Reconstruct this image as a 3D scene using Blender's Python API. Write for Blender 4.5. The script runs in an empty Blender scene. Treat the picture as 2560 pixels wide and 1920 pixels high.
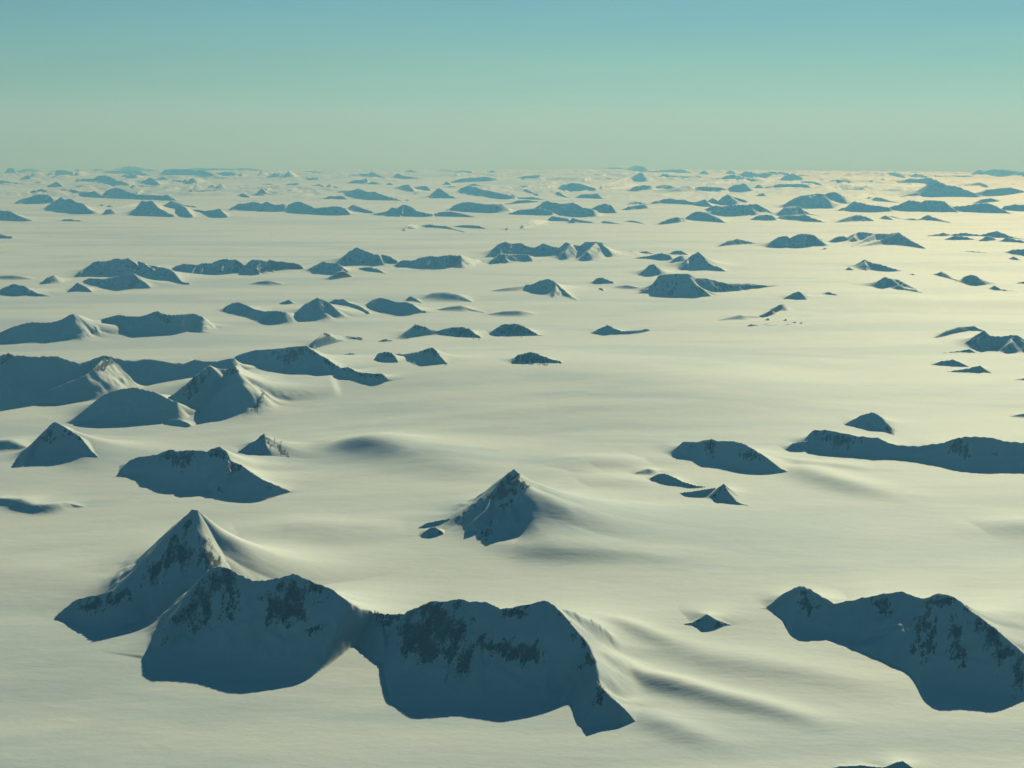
import bpy, math, random
import numpy as np

random.seed(7)
scene = bpy.context.scene
COL = scene.collection
R_ = math.radians

# ---------------------------------------------------------------- camera, planet and sun (1 unit = 100 m)
FPX, W0, H0 = 3400.0, 2560.0, 1920.0
PITCH = R_(11.0)
ALT = 40.0
RE = 59390.0                       # earth radius: the ice sheet curves away to a real horizon
SUN_AZ, SUN_EL = R_(21.0), R_(26.0)
SUN = np.array([math.cos(SUN_EL) * math.sin(SUN_AZ), math.cos(SUN_EL) * math.cos(SUN_AZ), math.sin(SUN_EL)])
ANTI = np.array([-math.sin(SUN_AZ), -math.cos(SUN_AZ)])
CP, SP = math.cos(PITCH), math.sin(PITCH)
EYE = np.array([0.0, 0.0, ALT])


def ray(x, y):
    u = (np.asarray(x, float) - W0 / 2) / FPX
    v = (H0 / 2 - np.asarray(y, float)) / FPX
    d = np.stack([u, CP + v * SP, -SP + v * CP], -1)
    return d / np.linalg.norm(d, axis=-1, keepdims=True)


def project(p):
    q = np.asarray(p, float) - EYE
    f = q[..., 1] * CP - q[..., 2] * SP
    up = q[..., 1] * SP + q[..., 2] * CP
    return W0 / 2 + FPX * q[..., 0] / f, H0 / 2 - FPX * up / f


def zg(x, y):
    return -(x * x + y * y) / (2 * RE)


def on_ground(x, y, h=0.0):
    """Where the line of sight through a point of the photograph meets the ice sheet raised by h."""
    d = ray(x, y)
    k = (d[..., 0] ** 2 + d[..., 1] ** 2) / (2 * RE)
    b = d[..., 2]
    c = ALT - h
    disc = np.maximum(b * b - 4 * k * c, 0)
    t = (-b - np.sqrt(disc)) / (2 * k)
    return EYE + d * t[..., None]


_f = SUN[1] * CP - SUN[2] * SP
SUNPX = np.array([W0 / 2 + FPX * SUN[0] / _f, H0 / 2 - FPX * (SUN[1] * SP + SUN[2] * CP) / _f])


# ---------------------------------------------------------------- noise
def _hash(ix, iy, s):
    h = (ix.astype(np.int64) * 374761393 + iy.astype(np.int64) * 668265263 + s * 974634777) & 0xFFFFFFFF
    h = ((h ^ (h >> 13)) * 1274126177) & 0xFFFFFFFF
    return ((h ^ (h >> 16)) & 0xFFFF) / 65535.0


def gnoise(x, y, s=0):
    ix, iy = np.floor(x), np.floor(y)
    fx, fy = x - ix, y - iy
    ux, uy = fx * fx * fx * (fx * (fx * 6 - 15) + 10), fy * fy * fy * (fy * (fy * 6 - 15) + 10)

    def g(a, b):
        t = _hash(ix + a, iy + b, s) * 2 * math.pi
        return np.cos(t) * (fx - a) + np.sin(t) * (fy - b)
    n0 = g(0, 0) * (1 - ux) + g(1, 0) * ux
    n1 = g(0, 1) * (1 - ux) + g(1, 1) * ux
    return (n0 * (1 - uy) + n1 * uy) * 1.5


def fbm(x, y, s=0, o=4, gain=0.5, ridged=False):
    a, t, n = 1.0, 0.0, 0.0
    for i in range(o):
        v = gnoise(x * 2 ** i + 17.3 * i, y * 2 ** i - 9.1 * i, s + i)
        if ridged:
            v = 1 - 2 * np.abs(v)
        t = t + a * v
        n += a
        a *= gain
    return t / n


def sstep(a, b, x):
    t = np.clip((x - a) / (b - a), 0, 1)
    return t * t * (3 - 2 * t)


# ---------------------------------------------------------------- crops of the photograph the outlines were read from
CROP = {'A': (0, 1400, 900), 'B': (850, 1400, 850), 'C': (1650, 1400, 910), 'D': (0, 1000, 900), 'E': (850, 1000, 850),
        'F': (1600, 1000, 960), 'G': (0, 700, 800), 'H': (700, 700, 800), 'I': (1400, 700, 1160), 'J': (0, 520, 900),
        'K': (800, 520, 900), 'L': (1660, 520, 900), 'M': (0, 390, 660), 'N': (640, 390, 660), 'O': (1280, 390, 660),
        'P': (1900, 390, 660), 'X': (0, 0, 2212)}


def pts(crop, s):
    """'x,y x,y |H x,y' -> n x 2 (or n x 3 with heights) in photograph pixels."""
    out = []
    for tok in s.split():
        if tok.startswith('|'):
            crop = tok[1]
            continue
        v = [float(a) for a in tok.split(',')]
        x0, y0, w = CROP[crop]
        k = w / 2212.0
        out.append([x0 + v[0] * k, y0 + v[1] * k] + v[2:])
    return np.array(out)

# ---------------------------------------------------------------- light, air and exposure
SUN_STRENGTH, SUN_COL = 4.15, (.945, 1.0, .725)
SKY_STRENGTH, SKY_AIR = .05, (1.0, 0.0, 1.0)
SKY_TINT = [(.02, (.79, 1.13, .98)), (.0528, (.59, .87, .79)), (.0875, (.67, .97, .81)), (.124, (.71, 1.08, .95)), (.3, (.75, 1.75, 1.7)), (.5, (.32, 1.1, 1.15)), (.7, (.04, .38, .50)), (1.0, (.02, .32, .46))]
HAZE_DENS, HAZE_COL, HAZE_ABS, HAZE_G, HAZE_TOP = .0015, (.175, .50, .93), (.84, .84, .3), .22, 20.0
SNOW_ROUGH, SNOW_SPEC = .70, .12
EXPOSURE = 0.0
DIFF_BOUNCES, VOL_BOUNCES = 0, 0


# ---------------------------------------------------------------- the rolling of the ice sheet
# long swells and wind scoops: (crop, crest line, height, half-width towards the sun, half-width away from it)
SWELLS = []


def swell(crop, s, h, wb, wf):
    p = on_ground(*pts(crop, s)[:, :2].T)[:, :2]
    SWELLS.append((p, h, wb, wf))


swell('X', '800,1116 930,1128 1010,1140 1150,1165 1260,1178', .95, 9, 5.5)
swell('X', '840,1121 900,1128 950,1132 1030,1143', 1.0, 6, 2.6)
swell('E', '985,948 1120,985 1250,1018 1450,1030 1800,1035 2260,1047', .5, 3.2, 2.0)
swell('F', '840,400 950,425 1080,470 1250,515 1480,555', .75, 3.5, 2.6)
swell('F', '790,345 950,373 1150,390 1350,402', .35, 3, 1.2)
swell('E', '1450,470 1600,425 1800,412 1980,392', .7, 4, 3)
swell('E', '1580,570 1800,556 2050,548', .5, 4, 2.5)
swell('C', '0,480 150,550 330,605 600,640 900,675 1300,750', .45, 2.6, 2.1)
swell('C', '-90,735 100,765 400,845 700,905 980,975', .50, 1.6, 1.3)
swell('C', '-160,925 0,985 150,1045 380,1105', .36, 1.6, 1.4)
swell('B', '1740,450 1880,490 2200,560', .32, 1.4, 1.1)
swell('B', '1690,690 1850,750 2250,850', .42, 1.5, 1.1)
swell('X', '590,1334 720,1322 850,1330 1010,1322', .55, 4, 4)
swell('F', '1950,742 2212,728 2400,730', .6, 3, 3)
swell('I', '1500,96 1900,112 2212,108 2500,112', .8, 14, 10)
swell('X', '-60,1440 120,1445 300,1440', .5, 5, 5)
swell('L', '1000,600 1400,588 1700,595', .5, 14, 9)
swell('X', '1130,950 1350,942 1600,950', 2.1, 25, 25)


def swell_height(x, y):
    z = np.zeros_like(x)
    for p, h, wb, wf in SWELLS:
        m = max(wb, wf) * 3.2
        box = (x > p[:, 0].min() - m) & (x < p[:, 0].max() + m) & (y > p[:, 1].min() - m) & (y < p[:, 1].max() + m)
        if not box.any():
            continue
        qx, qy = x[box], y[box]
        best = np.full(qx.shape, 1e18)
        sx, sy = np.zeros_like(qx), np.zeros_like(qx)
        tt = np.zeros_like(qx)
        n = len(p) - 1
        for i in range(n):
            a, b = p[i], p[i + 1]
            ab = b - a
            t = np.clip(((qx - a[0]) * ab[0] + (qy - a[1]) * ab[1]) / max(ab @ ab, 1e-9), 0, 1)
            ex, ey = qx - a[0] - ab[0] * t, qy - a[1] - ab[1] * t
            d2 = ex * ex + ey * ey
            k = d2 < best
            best = np.where(k, d2, best)
            sx, sy, tt = np.where(k, ex, sx), np.where(k, ey, sy), np.where(k, (i + t) / n, tt)
        side = sx * ANTI[0] + sy * ANTI[1]
        w = wb + (wf - wb) * sstep(-.5, .5, side / np.sqrt(best + 1e-6))
        end = np.sin(np.pi * np.clip(.06 + .88 * tt, 0, 1)) ** .8
        if wb > 15:                                       # a broad swell simply dies away at its ends
            end = 1.0
        z[box] += h * end * np.exp(-best / (w * w))
    return z


def und(x, y):
    """Height of the snow surface above the curved ice sheet."""
    r = np.sqrt(x * x + y * y)
    fade = 1 / (1 + (r / 420.0) ** 2)
    ca, sa = math.cos(R_(-14)), math.sin(R_(-14))
    u, v = x * ca - y * sa, x * sa + y * ca
    wx = 9 * gnoise(u / 60, v / 40, 31)
    big = fbm(u / 95 + 3.1, (v + wx) / 38, 5, 3)
    mid = fbm(u / 30 + 1.7, (v + .5 * wx) / 9.0, 11, 3, .42) * sstep(800, 160, r)
    small = fbm(u / 7.0, v / 2.6, 19, 3) * sstep(520, 150, r)
    mask = .35 + .65 * sstep(-.15, .35, gnoise(u / 70 + 5, v / 55, 41))
    z = (.62 * big + .27 * mid * mask) * fade + .014 * small * mask
    # beyond the open plain the ice breaks into hummocky ground between the far peaks
    fz = sstep(760, 1000, r)
    if np.any(fz > 0):
        px_ = fbm(x / 150 + 3, y / 190 + 8, 61, 2)
        rid = fbm(x / 38 + 2 * gnoise(x / 90, y / 90, 66), y / 62, 71, 4, .55, True)
        z = z + fz * sstep(-.30, .25, px_) * np.maximum(rid - .05, 0) * 4.6
    return z + swell_height(x, y)


# ---------------------------------------------------------------- meshes
def link(name, verts, quads, mat, parent=None, smooth=True, attr=None):
    me = bpy.data.meshes.new(name)
    nv, nq = len(verts), len(quads)
    me.vertices.add(nv)
    me.vertices.foreach_set('co', np.asarray(verts, np.float32).ravel())
    me.loops.add(nq * 4)
    me.loops.foreach_set('vertex_index', np.asarray(quads, np.int32).ravel())
    me.polygons.add(nq)
    me.polygons.foreach_set('loop_start', np.arange(0, nq * 4, 4, dtype=np.int32))
    me.polygons.foreach_set('loop_total', np.full(nq, 4, np.int32))
    me.polygons.foreach_set('use_smooth', np.full(nq, smooth, bool))
    me.update(calc_edges=True)
    me.materials.append(mat)
    if attr is not None:
        me.attributes.new('bareness', 'FLOAT', 'POINT').data.foreach_set('value', np.asarray(attr, np.float32))
    o = bpy.data.objects.new(name, me)
    COL.objects.link(o)
    if parent is not None:
        o.parent = parent
    return o


def grid_quads(nu, nv, keep=None):
    i = np.arange(nu * nv).reshape(nv, nu)
    q = np.stack([i[:-1, :-1], i[:-1, 1:], i[1:, 1:], i[1:, :-1]], -1).reshape(-1, 4)
    return q if keep is None else q[keep.reshape(-1)]


def compact(verts, quads):
    used, inv = np.unique(quads, return_inverse=True)
    return verts[used], inv.reshape(quads.shape)


def blur(z, n=1):
    for _ in range(n):
        p = np.pad(z, 1, mode='edge')
        z = (p[:-2, 1:-1] + p[2:, 1:-1] + p[1:-1, :-2] + p[1:-1, 2:] + 4 * p[1:-1, 1:-1]) / 8
    return z


def poly_dist(px, py, poly):
    """Signed distance in photograph pixels to an outline, positive inside."""
    d = np.full(px.shape, 1e9)
    ins = np.zeros(px.shape, bool)
    n = len(poly)
    for i in range(n):
        ax, ay = poly[i]
        bx, by = poly[(i + 1) % n]
        ex, ey = bx - ax, by - ay
        t = np.clip(((px - ax) * ex + (py - ay) * ey) / max(ex * ex + ey * ey, 1e-9), 0, 1)
        d = np.minimum(d, np.hypot(px - ax - ex * t, py - ay - ey * t))
        c = ((ay > py) != (by > py)) & (px < ex * (py - ay) / (ey if abs(ey) > 1e-9 else 1e-9) + ax)
        ins ^= c
    return np.where(ins, d, -d)


def main_piece(keep):
    """The largest connected block of cells of a boolean grid."""
    nv, nu = keep.shape
    lab = np.where(keep, np.arange(nv * nu).reshape(nv, nu) + 1, 0)
    for _ in range(nu + nv):
        p = np.pad(lab, 1)
        m = np.maximum.reduce([p[1:-1, 1:-1], p[:-2, 1:-1], p[2:, 1:-1], p[1:-1, :-2], p[1:-1, 2:]])
        m = np.where(keep, m, 0)
        # pull whole runs at once
        m2 = m.copy()
        for ax in (0, 1):
            for dr in (1, -1):
                a = m2 if ax == 0 else m2.T
                a = a[::dr]
                for i in range(1, a.shape[0]):
                    a[i] = np.where(a[i] > 0, np.maximum(a[i], a[i - 1]), 0)
        if (m2 == lab).all():
            break
        lab = m2
    ids, cnt = np.unique(lab[lab > 0], return_counts=True)
    if not len(ids):
        return keep
    return lab == ids[np.argmax(cnt)]


def resample(p, step):
    d = np.r_[0, np.cumsum(np.hypot(*np.diff(p[:, :2], axis=0).T))]
    n = max(int(d[-1] / step), 3)
    t = np.linspace(0, d[-1], n + 1)
    return np.stack([np.interp(t, d, p[:, k]) for k in range(p.shape[1])], -1)


def cast_foot(r, foot):
    """Along the image line from the sun through crest point r: distance to the shadow's lower edge."""
    g = (r - SUNPX) / np.linalg.norm(r - SUNPX)
    best = None
    for a, b in zip(foot[:-1], foot[1:]):
        e = b - a
        det = g[0] * -e[1] + g[1] * e[0]
        if abs(det) < 1e-9:
            continue
        w = a - r
        t = (w[0] * -e[1] + w[1] * e[0]) / det
        u = (g[0] * w[1] - g[1] * w[0]) / det
        if -.001 <= u <= 1.001 and t >= 0 and (best is None or t < best):
            best = t
    if best is None:
        e = foot[0] if abs(foot[0][0] - r[0]) < abs(foot[-1][0] - r[0]) else foot[-1]
        best = max((e[1] - r[1]) / g[1], 0)
    return best, g


def crest_points(crest, foot, jag, seed, sm=0):
    p = resample(crest, 2.5)
    n = len(p)
    s = np.arange(n)
    taper = np.minimum(1, np.minimum(s, n - 1 - s) / 6.0)
    p[:, 1] += jag * taper * (fbm(s / 7.0, s * 0 + seed, seed, 3) - .1)
    tg = [cast_foot(r, foot) for r in p]
    F2 = np.array([r + g * t for r, (t, g) in zip(p, tg)])
    S = on_ground(F2[:, 0], F2[:, 1])
    for _ in range(4):                                    # settle the shadow's edge on the rolling snow
        S = on_ground(F2[:, 0], F2[:, 1], und(S[:, 0], S[:, 1]))
    # closest approach of each line of sight and the sunbeam that ends at S
    D = ray(p[:, 0], p[:, 1])
    w0 = EYE - S
    bb, dd, ee = D @ SUN, (D * w0).sum(1), w0 @ SUN
    A = (bb * ee - dd) / (1 - bb * bb)
    k = min(sm or max(9, (n // 10) * 2 + 1), (n // 4) * 2 + 1)
    if A.mean() > 170 and n >= 6:
        # farther off, a pixel of foot line is many metres: let the crest wander smoothly in depth
        q = np.linspace(-1, 1, n)
        A = np.polyval(np.polyfit(q, A, min(3, max(1, n // 12))), q)
        k = 3
    if k >= 3:
        ker = np.hanning(k + 2)[1:-1]
        ker /= ker.sum()
        A = np.convolve(np.pad(A, k // 2, mode='edge'), ker, 'valid')
    P = EYE + ray(p[:, 0], p[:, 1]) * A[:, None]
    h = P[:, 2] - zg(P[:, 0], P[:, 1]) - und(P[:, 0], P[:, 1])
    return p, P, np.maximum(h, 0)


def densify(P, h, step):
    out, oh = [P[:1]], [h[:1]]
    for i in range(len(P) - 1):
        n = max(int(np.linalg.norm(P[i + 1] - P[i]) / step), 1)
        t = np.arange(1, n + 1)[:, None] / n
        out.append(P[i] + (P[i + 1] - P[i]) * t)
        oh.append(h[i] + (h[i + 1] - h[i]) * t[:, 0])
    return np.concatenate(out), np.concatenate(oh)


N_THING = 0


def tangents(P):
    t = np.gradient(P[:, :2], axis=0)
    k = min(15, (len(P) // 4) * 2 + 1)
    if k >= 3:
        t = np.stack([np.convolve(np.pad(t[:, j], k // 2, mode='edge'), np.ones(k) / k, 'valid') for j in (0, 1)], -1)
    return t / (np.linalg.norm(t, axis=1, keepdims=True) + 1e-9)


def mountain(name, cat, crop, crest, foot, label, group=None, jag=2.2, cf=1.12, cb=1.6, rough=.16, soft=0, ribs=(), rocks=(),
             extra=(), res=1.0, crag=0.05, rockamp=1.0, lean=1.5, ribw=0, sm=0, spurs=0, shade=True):
    """A peak or ridge rising from the ice. The crest line and the edge of its cast shadow fix where each piece of crest stands and how
    high it is; flanks then fall from the crest, steep away from the sun, drifted and gentle towards it."""
    global N_THING
    N_THING += 1
    sd = N_THING * 13 % 977
    crest, foot = pts(crop, crest), pts(crop, foot)
    px, P, h = crest_points(crest[:, :2], foot[:, :2], jag, sd, sm)
    dist = np.median(np.linalg.norm(P - EYE, axis=1))
    unit = dist / FPX                                   # one photograph pixel there
    Pd, hd = densify(P, h, 2.2 * unit)
    Tg = [tangents(Pd)]
    Rb = [np.zeros(len(Pd), bool)]
    for ex_crest, ex_foot in extra:                       # further crests of the same massif
        _, P2, h2 = crest_points(pts(crop, ex_crest)[:, :2], pts(crop, ex_foot)[:, :2], jag, sd + 3)
        P2, h2 = densify(P2, h2, 2.2 * unit)
        Tg.append(tangents(P2))
        Rb.append(np.zeros(len(P2), bool))
        Pd, hd = np.concatenate([Pd, P2]), np.concatenate([hd, h2])
    main = np.ones(len(Pd), bool)
    for rb in ribs:                                     # spurs with known heights
        b = pts(crop, rb)
        j = np.argmin(np.hypot(px[:, 0] - b[0, 0], px[:, 1] - b[0, 1]))
        b[:, 2] *= .97 * (h[j] + und(P[j:j + 1, 0], P[j:j + 1, 1])[0]) / b[0, 2]
        q = on_ground(b[:, 0], b[:, 1], b[:, 2])
        q, hh = np.concatenate([P[j:j + 1], q]), np.r_[h[j], np.maximum(b[:, 2] - und(q[:, 0], q[:, 1]), .02)]
        q, hh = densify(q, hh, 2.2 * unit)
        Tg.append(tangents(q))
        Rb.append(np.ones(len(q), bool))
        q[:, :2] += (np.stack([gnoise(np.arange(len(q)) / 9.0, hh * 0 + sd, 3), gnoise(np.arange(len(q)) / 9.0, hh * 0 + sd, 8)], -1)) * 1.2 * unit * jag
        Pd, hd = np.concatenate([Pd, q]), np.concatenate([hd, hh])
    nrib = len(Pd)
    if spurs and not soft:                              # side spurs that catch the sun on their far side
        rng = random.Random(sd)
        wpx = np.ptp(px[:, 0])
        for _ in range(int(wpx * spurs / 55)):
            j = rng.randrange(len(P) // 8, max(len(P) - len(P) // 8, len(P) // 8 + 1))
            if h[j] < .35 * h.max():
                continue
            a = rng.uniform(-.15, .95)
            dr = np.array([ANTI[0] * math.cos(a) - ANTI[1] * math.sin(a), ANTI[0] * math.sin(a) + ANTI[1] * math.cos(a)])
            t = np.linspace(0, 1, 14)[:, None]
            ln = h[j] * rng.uniform(.9, 1.6)
            hh = h[j] * .985 - ln * t[:, 0] * rng.uniform(.40, .52)
            side_ = np.array([-dr[1], dr[0]]) * (.12 * h[j] * np.sin(t * rng.uniform(3, 6) + rng.uniform(0, 6)) * t)
            q = np.concatenate([P[j, :2] + dr * ln * t + side_, P[j, 2] + 0 * t], 1)
            q, hh = densify(q, hh, 2.2 * unit)
            Pd, hd = np.concatenate([Pd, q]), np.concatenate([hd, hh])
            Tg.append(tangents(q))
            Rb.append(np.ones(len(q), bool))
    SP = np.arange(len(Pd)) >= nrib
    ok = hd > .25 * unit
    if ok.sum() < 3:
        ok = hd >= np.sort(hd)[-min(3, len(hd))]
        hd = np.maximum(hd, .8 * unit)
    Pd, hd, Tg = Pd[ok], hd[ok], np.concatenate(Tg)[ok]
    Rb, SP = np.concatenate(Rb)[ok], SP[ok]
    hm = hd.max()
    # local grid: u across the line of sight, v along it; one row of it runs exactly along the crest
    c = Pd[:, :2].mean(0)
    vdir = c / np.linalg.norm(c)
    udir = np.array([vdir[1], -vdir[0]])
    U, V = (Pd[:, :2] - c) @ udir, (Pd[:, :2] - c) @ vdir
    cu, cv = (P[:, :2] - c) @ udir, (P[:, :2] - c) @ vdir
    front, back, side = 2.3 * cf * hm, 4.0 * cb * hm, max(2.3 * cf, 3.0 * cb, 3.0 * ribw * bool(len(ribs))) * hm
    u0, u1 = U.min() - side, U.max() + side
    du = 2.5 * unit / res / (1.0 if np.ptp(U) > 300 * unit else 1.35)
    nin = int(np.clip((U.max() - U.min()) / du, 18, 560))
    nside = int(np.clip(side / (du * 2.2), 6, 70))
    us = np.r_[u0 + (U.min() - u0) * (1 - (1 - np.arange(nside) / nside) ** 1.5), np.linspace(U.min(), U.max(), nin), u1 - (u1 - U.max()) * (1 - (np.arange(1, nside + 1) / nside) ** 1.5)]
    nu = len(us)
    o = np.argsort(cu)
    Vc = np.interp(us, cu[o], cv[o])
    ker = np.hanning(7)[1:-1] / np.hanning(7)[1:-1].sum()
    for _ in range(60):                                   # where the crest runs away from the eye the rows only follow it loosely
        gr = np.abs(np.gradient(Vc, us))
        if gr.max() < 1.6:
            break
        wgt = np.convolve(np.pad((gr > 1.2).astype(float), 4, mode='edge'), np.ones(9), 'valid') > 0
        Vc = np.where(wgt, np.convolve(np.pad(Vc, 2, mode='edge'), ker, 'valid'), Vc)
    # rows: dense about the crest, coarse on the drifted back
    spanf = front + max(Vc.max() - V.min(), 0)
    spanb = back + max(V.max() - Vc.min(), 0)
    nf = int(np.clip(spanf / (du * 1.5), 16, 250))
    nb = int(np.clip(spanb / (du * 4.5), 12, 110))
    vs = np.r_[-spanf * (np.arange(nf, 0, -1) / nf) ** 1.25, 0, spanb * (np.arange(1, nb + 1) / nb) ** 1.5]
    UU, VR = np.meshgrid(us, vs)
    VV = VR + Vc[None, :]
    X, Y = c[0] + UU * udir[0] + VV * vdir[0], c[1] + UU * udir[1] + VV * vdir[1]
    # buttresses and gullies bend the flanks
    L = 1.15 * hm
    wxn = fbm(X / L, Y / L, sd, 3) * rough * hm * .9
    wyn = fbm(X / L + 40, Y / L - 7, sd + 2, 3) * rough * hm * .9
    Z = np.zeros(X.shape)
    ZR = np.zeros(X.shape)
    F = np.zeros(X.shape)
    kk = 0.0 if soft else lean
    near = np.full(X.shape, 1e9)
    norm = .5 * (1 + math.sqrt(1.08)) - .019
    fdir = ANTI * .5 - vdir * .5
    fdir /= np.linalg.norm(fdir)
    reach = np.maximum(2.4 * cf, 4 * np.where(Rb, ribw, cb)) * hd + .3 * rough * hm + du
    lo = np.searchsorted(us, U - np.maximum(reach, .6 * hm))
    hi_ = np.searchsorted(us, U + np.maximum(reach, .6 * hm))
    for i in range(len(Pd)):
        cs = slice(lo[i], hi_[i])
        dx, dy = X[:, cs] - Pd[i, 0], Y[:, cs] - Pd[i, 1]
        d0 = np.sqrt(dx * dx + dy * dy) + 1e-6
        s0 = sstep(-.97, -.3, (dx * fdir[0] + dy * fdir[1]) / d0)
        w = np.minimum(d0 / (.35 * hm), 1) * np.exp(-d0 / (1.2 * hm)) * s0
        dx, dy = dx + wxn[:, cs] * w, dy + wyn[:, cs] * w
        al = (dx * Tg[i, 0] + dy * Tg[i, 1]) * kk
        d = np.sqrt(dx * dx + dy * dy + al * al) + 1e-6
        s = sstep(-.97, -.3, (dx * fdir[0] + dy * fdir[1]) / np.sqrt(dx * dx + dy * dy + 1e-9))
        hi = hd[i]
        cbi = cb
        if Rb[i] and ribw and not SP[i]:                                         # a spur: scoured wall on its shaded side, drift on its sunny side
            s = sstep(-.35, .25, -(dx * udir[0] + dy * udir[1]) / np.sqrt(dx * dx + dy * dy + 1e-9))
            cbi = ribw
        xb = d / (hi * cbi)
        if soft:
            fr = np.exp(-(d / (hi * cf * 1.25)) ** 2)
            bk = np.exp(-(xb * .8) ** 1.6)
        else:
            xf = 1 - d / (hi * cf * (.62 if SP[i] else 1))
            fr = np.maximum(.5 * (xf + np.sqrt(xf * xf + .08)) - .019, 0) / norm
            bk = np.maximum(1 - xb * .25, 0) ** 4
        z = hi * (s * fr + (1 - s) * bk)
        ZZ = ZR if Rb[i] else Z
        k = z > np.maximum(Z[:, cs], ZR[:, cs])
        ZZ[:, cs] = np.maximum(z, ZZ[:, cs])
        F[:, cs] = np.where(k, s, F[:, cs])
        np.minimum(near[:, cs], d0, out=near[:, cs])
    if shade and not soft:
        # the shaded side keeps inside the shadow that its own crest throws
        T = math.tan(SUN_EL)
        pb, pa = P[:, 0] * math.cos(SUN_AZ) - P[:, 1] * math.sin(SUN_AZ), P[:, 0] * math.sin(SUN_AZ) + P[:, 1] * math.cos(SUN_AZ)
        bins = np.floor((pb - pb.min()) / (3 * unit)).astype(int)
        top = {}
        for i in np.argsort(h):
            top[bins[i]] = i
        ob = np.array(sorted(top.values(), key=lambda i: pb[i]))
        kb, ka = pb[ob], pa[ob]
        gb, ga = X * math.cos(SUN_AZ) - Y * math.sin(SUN_AZ), X * math.sin(SUN_AZ) + Y * math.cos(SUN_AZ)
        ahead = np.interp(gb, kb, ka) - ga - 2.5 * unit
        lim = np.interp(gb, kb, h[ob]) - np.maximum(ahead, 0) * T
        lim = np.maximum(lim - .05 * hm * (1 - np.exp(-np.maximum(ahead, 0) / (.25 * hm))), 0)
        Z = np.where(ahead > 0, np.minimum(Z, lim), Z)
    Z = np.maximum(Z, ZR)
    F = blur(F, 3)
    rel = np.clip(near / (.5 * hm), 0, 1)
    mid = np.clip(Z / hm, 0, 1)
    # gullies and humps on the steep faces, smooth drifts on the sunward aprons
    steep = sstep(.0, .35, mid) * sstep(.35, .95, F)
    Z += rough * hm * .5 * rel * steep * fbm(X / (.5 * hm), Y / (.5 * hm), sd + 5, 4)
    if crag:
        Z += crag * hm * rel * steep * (fbm(X / (.35 * hm) + Y / (.9 * hm), Y / (.35 * hm), sd + 9, 3, ridged=True) - .3)
    if soft:
        Z = blur(Z, 3)
    else:
        Z = Z + (blur(Z, 2) - Z) * np.clip(near / (6 * unit), 0, 1)
    # edges of the patch sink into the ice
    fu = np.minimum(UU - u0, u1 - UU) / (.25 * side)
    fv = np.minimum((VR + spanf) / (.2 * front), (spanb - VR) / (.3 * back))
    Z = Z * sstep(0, 1, np.minimum(fu, fv)) - .0018 * hm
    G = und(X, Y) + zg(X, Y)
    keep = Z > -.001 * hm
    kf = keep[:-1, :-1] | keep[1:, :-1] | keep[:-1, 1:] | keep[1:, 1:]
    kf = main_piece(kf)
    verts = np.stack([X, Y, G + Z], -1)
    base = np.array([c[0], c[1], zg(c[0], c[1])])
    V3, Q3 = compact(verts.reshape(-1, 3) - base, grid_quads(nu, len(vs), kf))
    if rocks:
        top = bpy.data.objects.new(name, None)
        COL.objects.link(top)
        body = link('snow_cover', V3, Q3, MAT['snow'], top)
    else:
        top = link(name, V3, Q3, MAT['peak_snow' if (jag > 1 and not soft) else 'snow'])
    top.location = base
    top['label'], top['category'], top['kind'] = label, cat, 'thing'
    if group:
        top['group'] = group
    if rocks:
        qx, qy = project(verts)
        hidden = VR > .25 * hm
        for ri, rk in enumerate(rocks):
            poly = pts(crop, rk)[:, :2]
            sz = math.sqrt(max(np.prod(np.ptp(poly, axis=0)), 1))
            sel = (qx > poly[:, 0].min() - 6) & (qx < poly[:, 0].max() + 6) & (qy > poly[:, 1].min() - 6) & (qy < poly[:, 1].max() + 6) & ~hidden & (Z > 0)
            if sel.sum() < 4:
                continue
            vi, ui = np.nonzero(sel)
            a, b, e, f = max(vi.min() - 1, 0), min(vi.max() + 2, len(vs)), max(ui.min() - 1, 0), min(ui.max() + 2, nu)
            k = 3
            nn, mm = (b - a - 1) * k + 1, (f - e - 1) * k + 1
            ti, tj = np.arange(nn) / k, np.arange(mm) / k

            def up(g):
                g = g[a:b, e:f]
                i0 = np.minimum(ti.astype(int), g.shape[0] - 2)
                g = g[i0] + (g[i0 + 1] - g[i0]) * (ti - i0)[:, None]
                j0 = np.minimum(tj.astype(int), g.shape[1] - 2)
                return g[:, j0] + (g[:, j0 + 1] - g[:, j0]) * (tj - j0)[None, :]
            rx, ry, rz = up(X), up(Y), up(G + Z)
            sx, sy = project(np.stack([rx, ry, rz], -1))
            hid = up(hidden.astype(float)) > 0
            # ribs of rock run down the face; snow lies in the gullies between
            n1 = fbm(sx / (sz * .17) + .35 * sy / (sz * .3), sy / (sz * .30), sd + ri, 4)
            n2 = fbm(sx / 5.0, sy / 8.0, sd + ri + 4, 3)
            m = np.minimum(poly_dist(sx, sy, poly) / (sz * .30), .72) + 1.5 * n1 + .45 * n2
            amp = rockamp * unit * 1.3
            off = amp * np.clip(m + .02, -.5, 1.2) * (.75 + .5 * fbm(sx / 4.0, sy / 7.0, sd + 31, 3, ridged=True))
            nx_, ny_ = ANTI * .55
            kv = (m > -.5) & ~hid
            kq = kv[:-1, :-1] & kv[1:, :-1] & kv[:-1, 1:] & kv[1:, 1:]
            lost = main_piece(kq)
            vv = np.stack([rx + off * nx_, ry + off * ny_, rz + off * .75], -1) - base
            if kq.sum() < 6:
                continue
            V4, Q4 = compact(np.concatenate([vv, m[..., None]], -1).reshape(-1, 4), grid_quads(mm, nn, kq))
            link('rock_face', V4[:, :3], Q4, MAT['rock'], top, attr=V4[:, 3])
    return top


# ---------------------------------------------------------------- materials
MAT = {}


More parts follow.
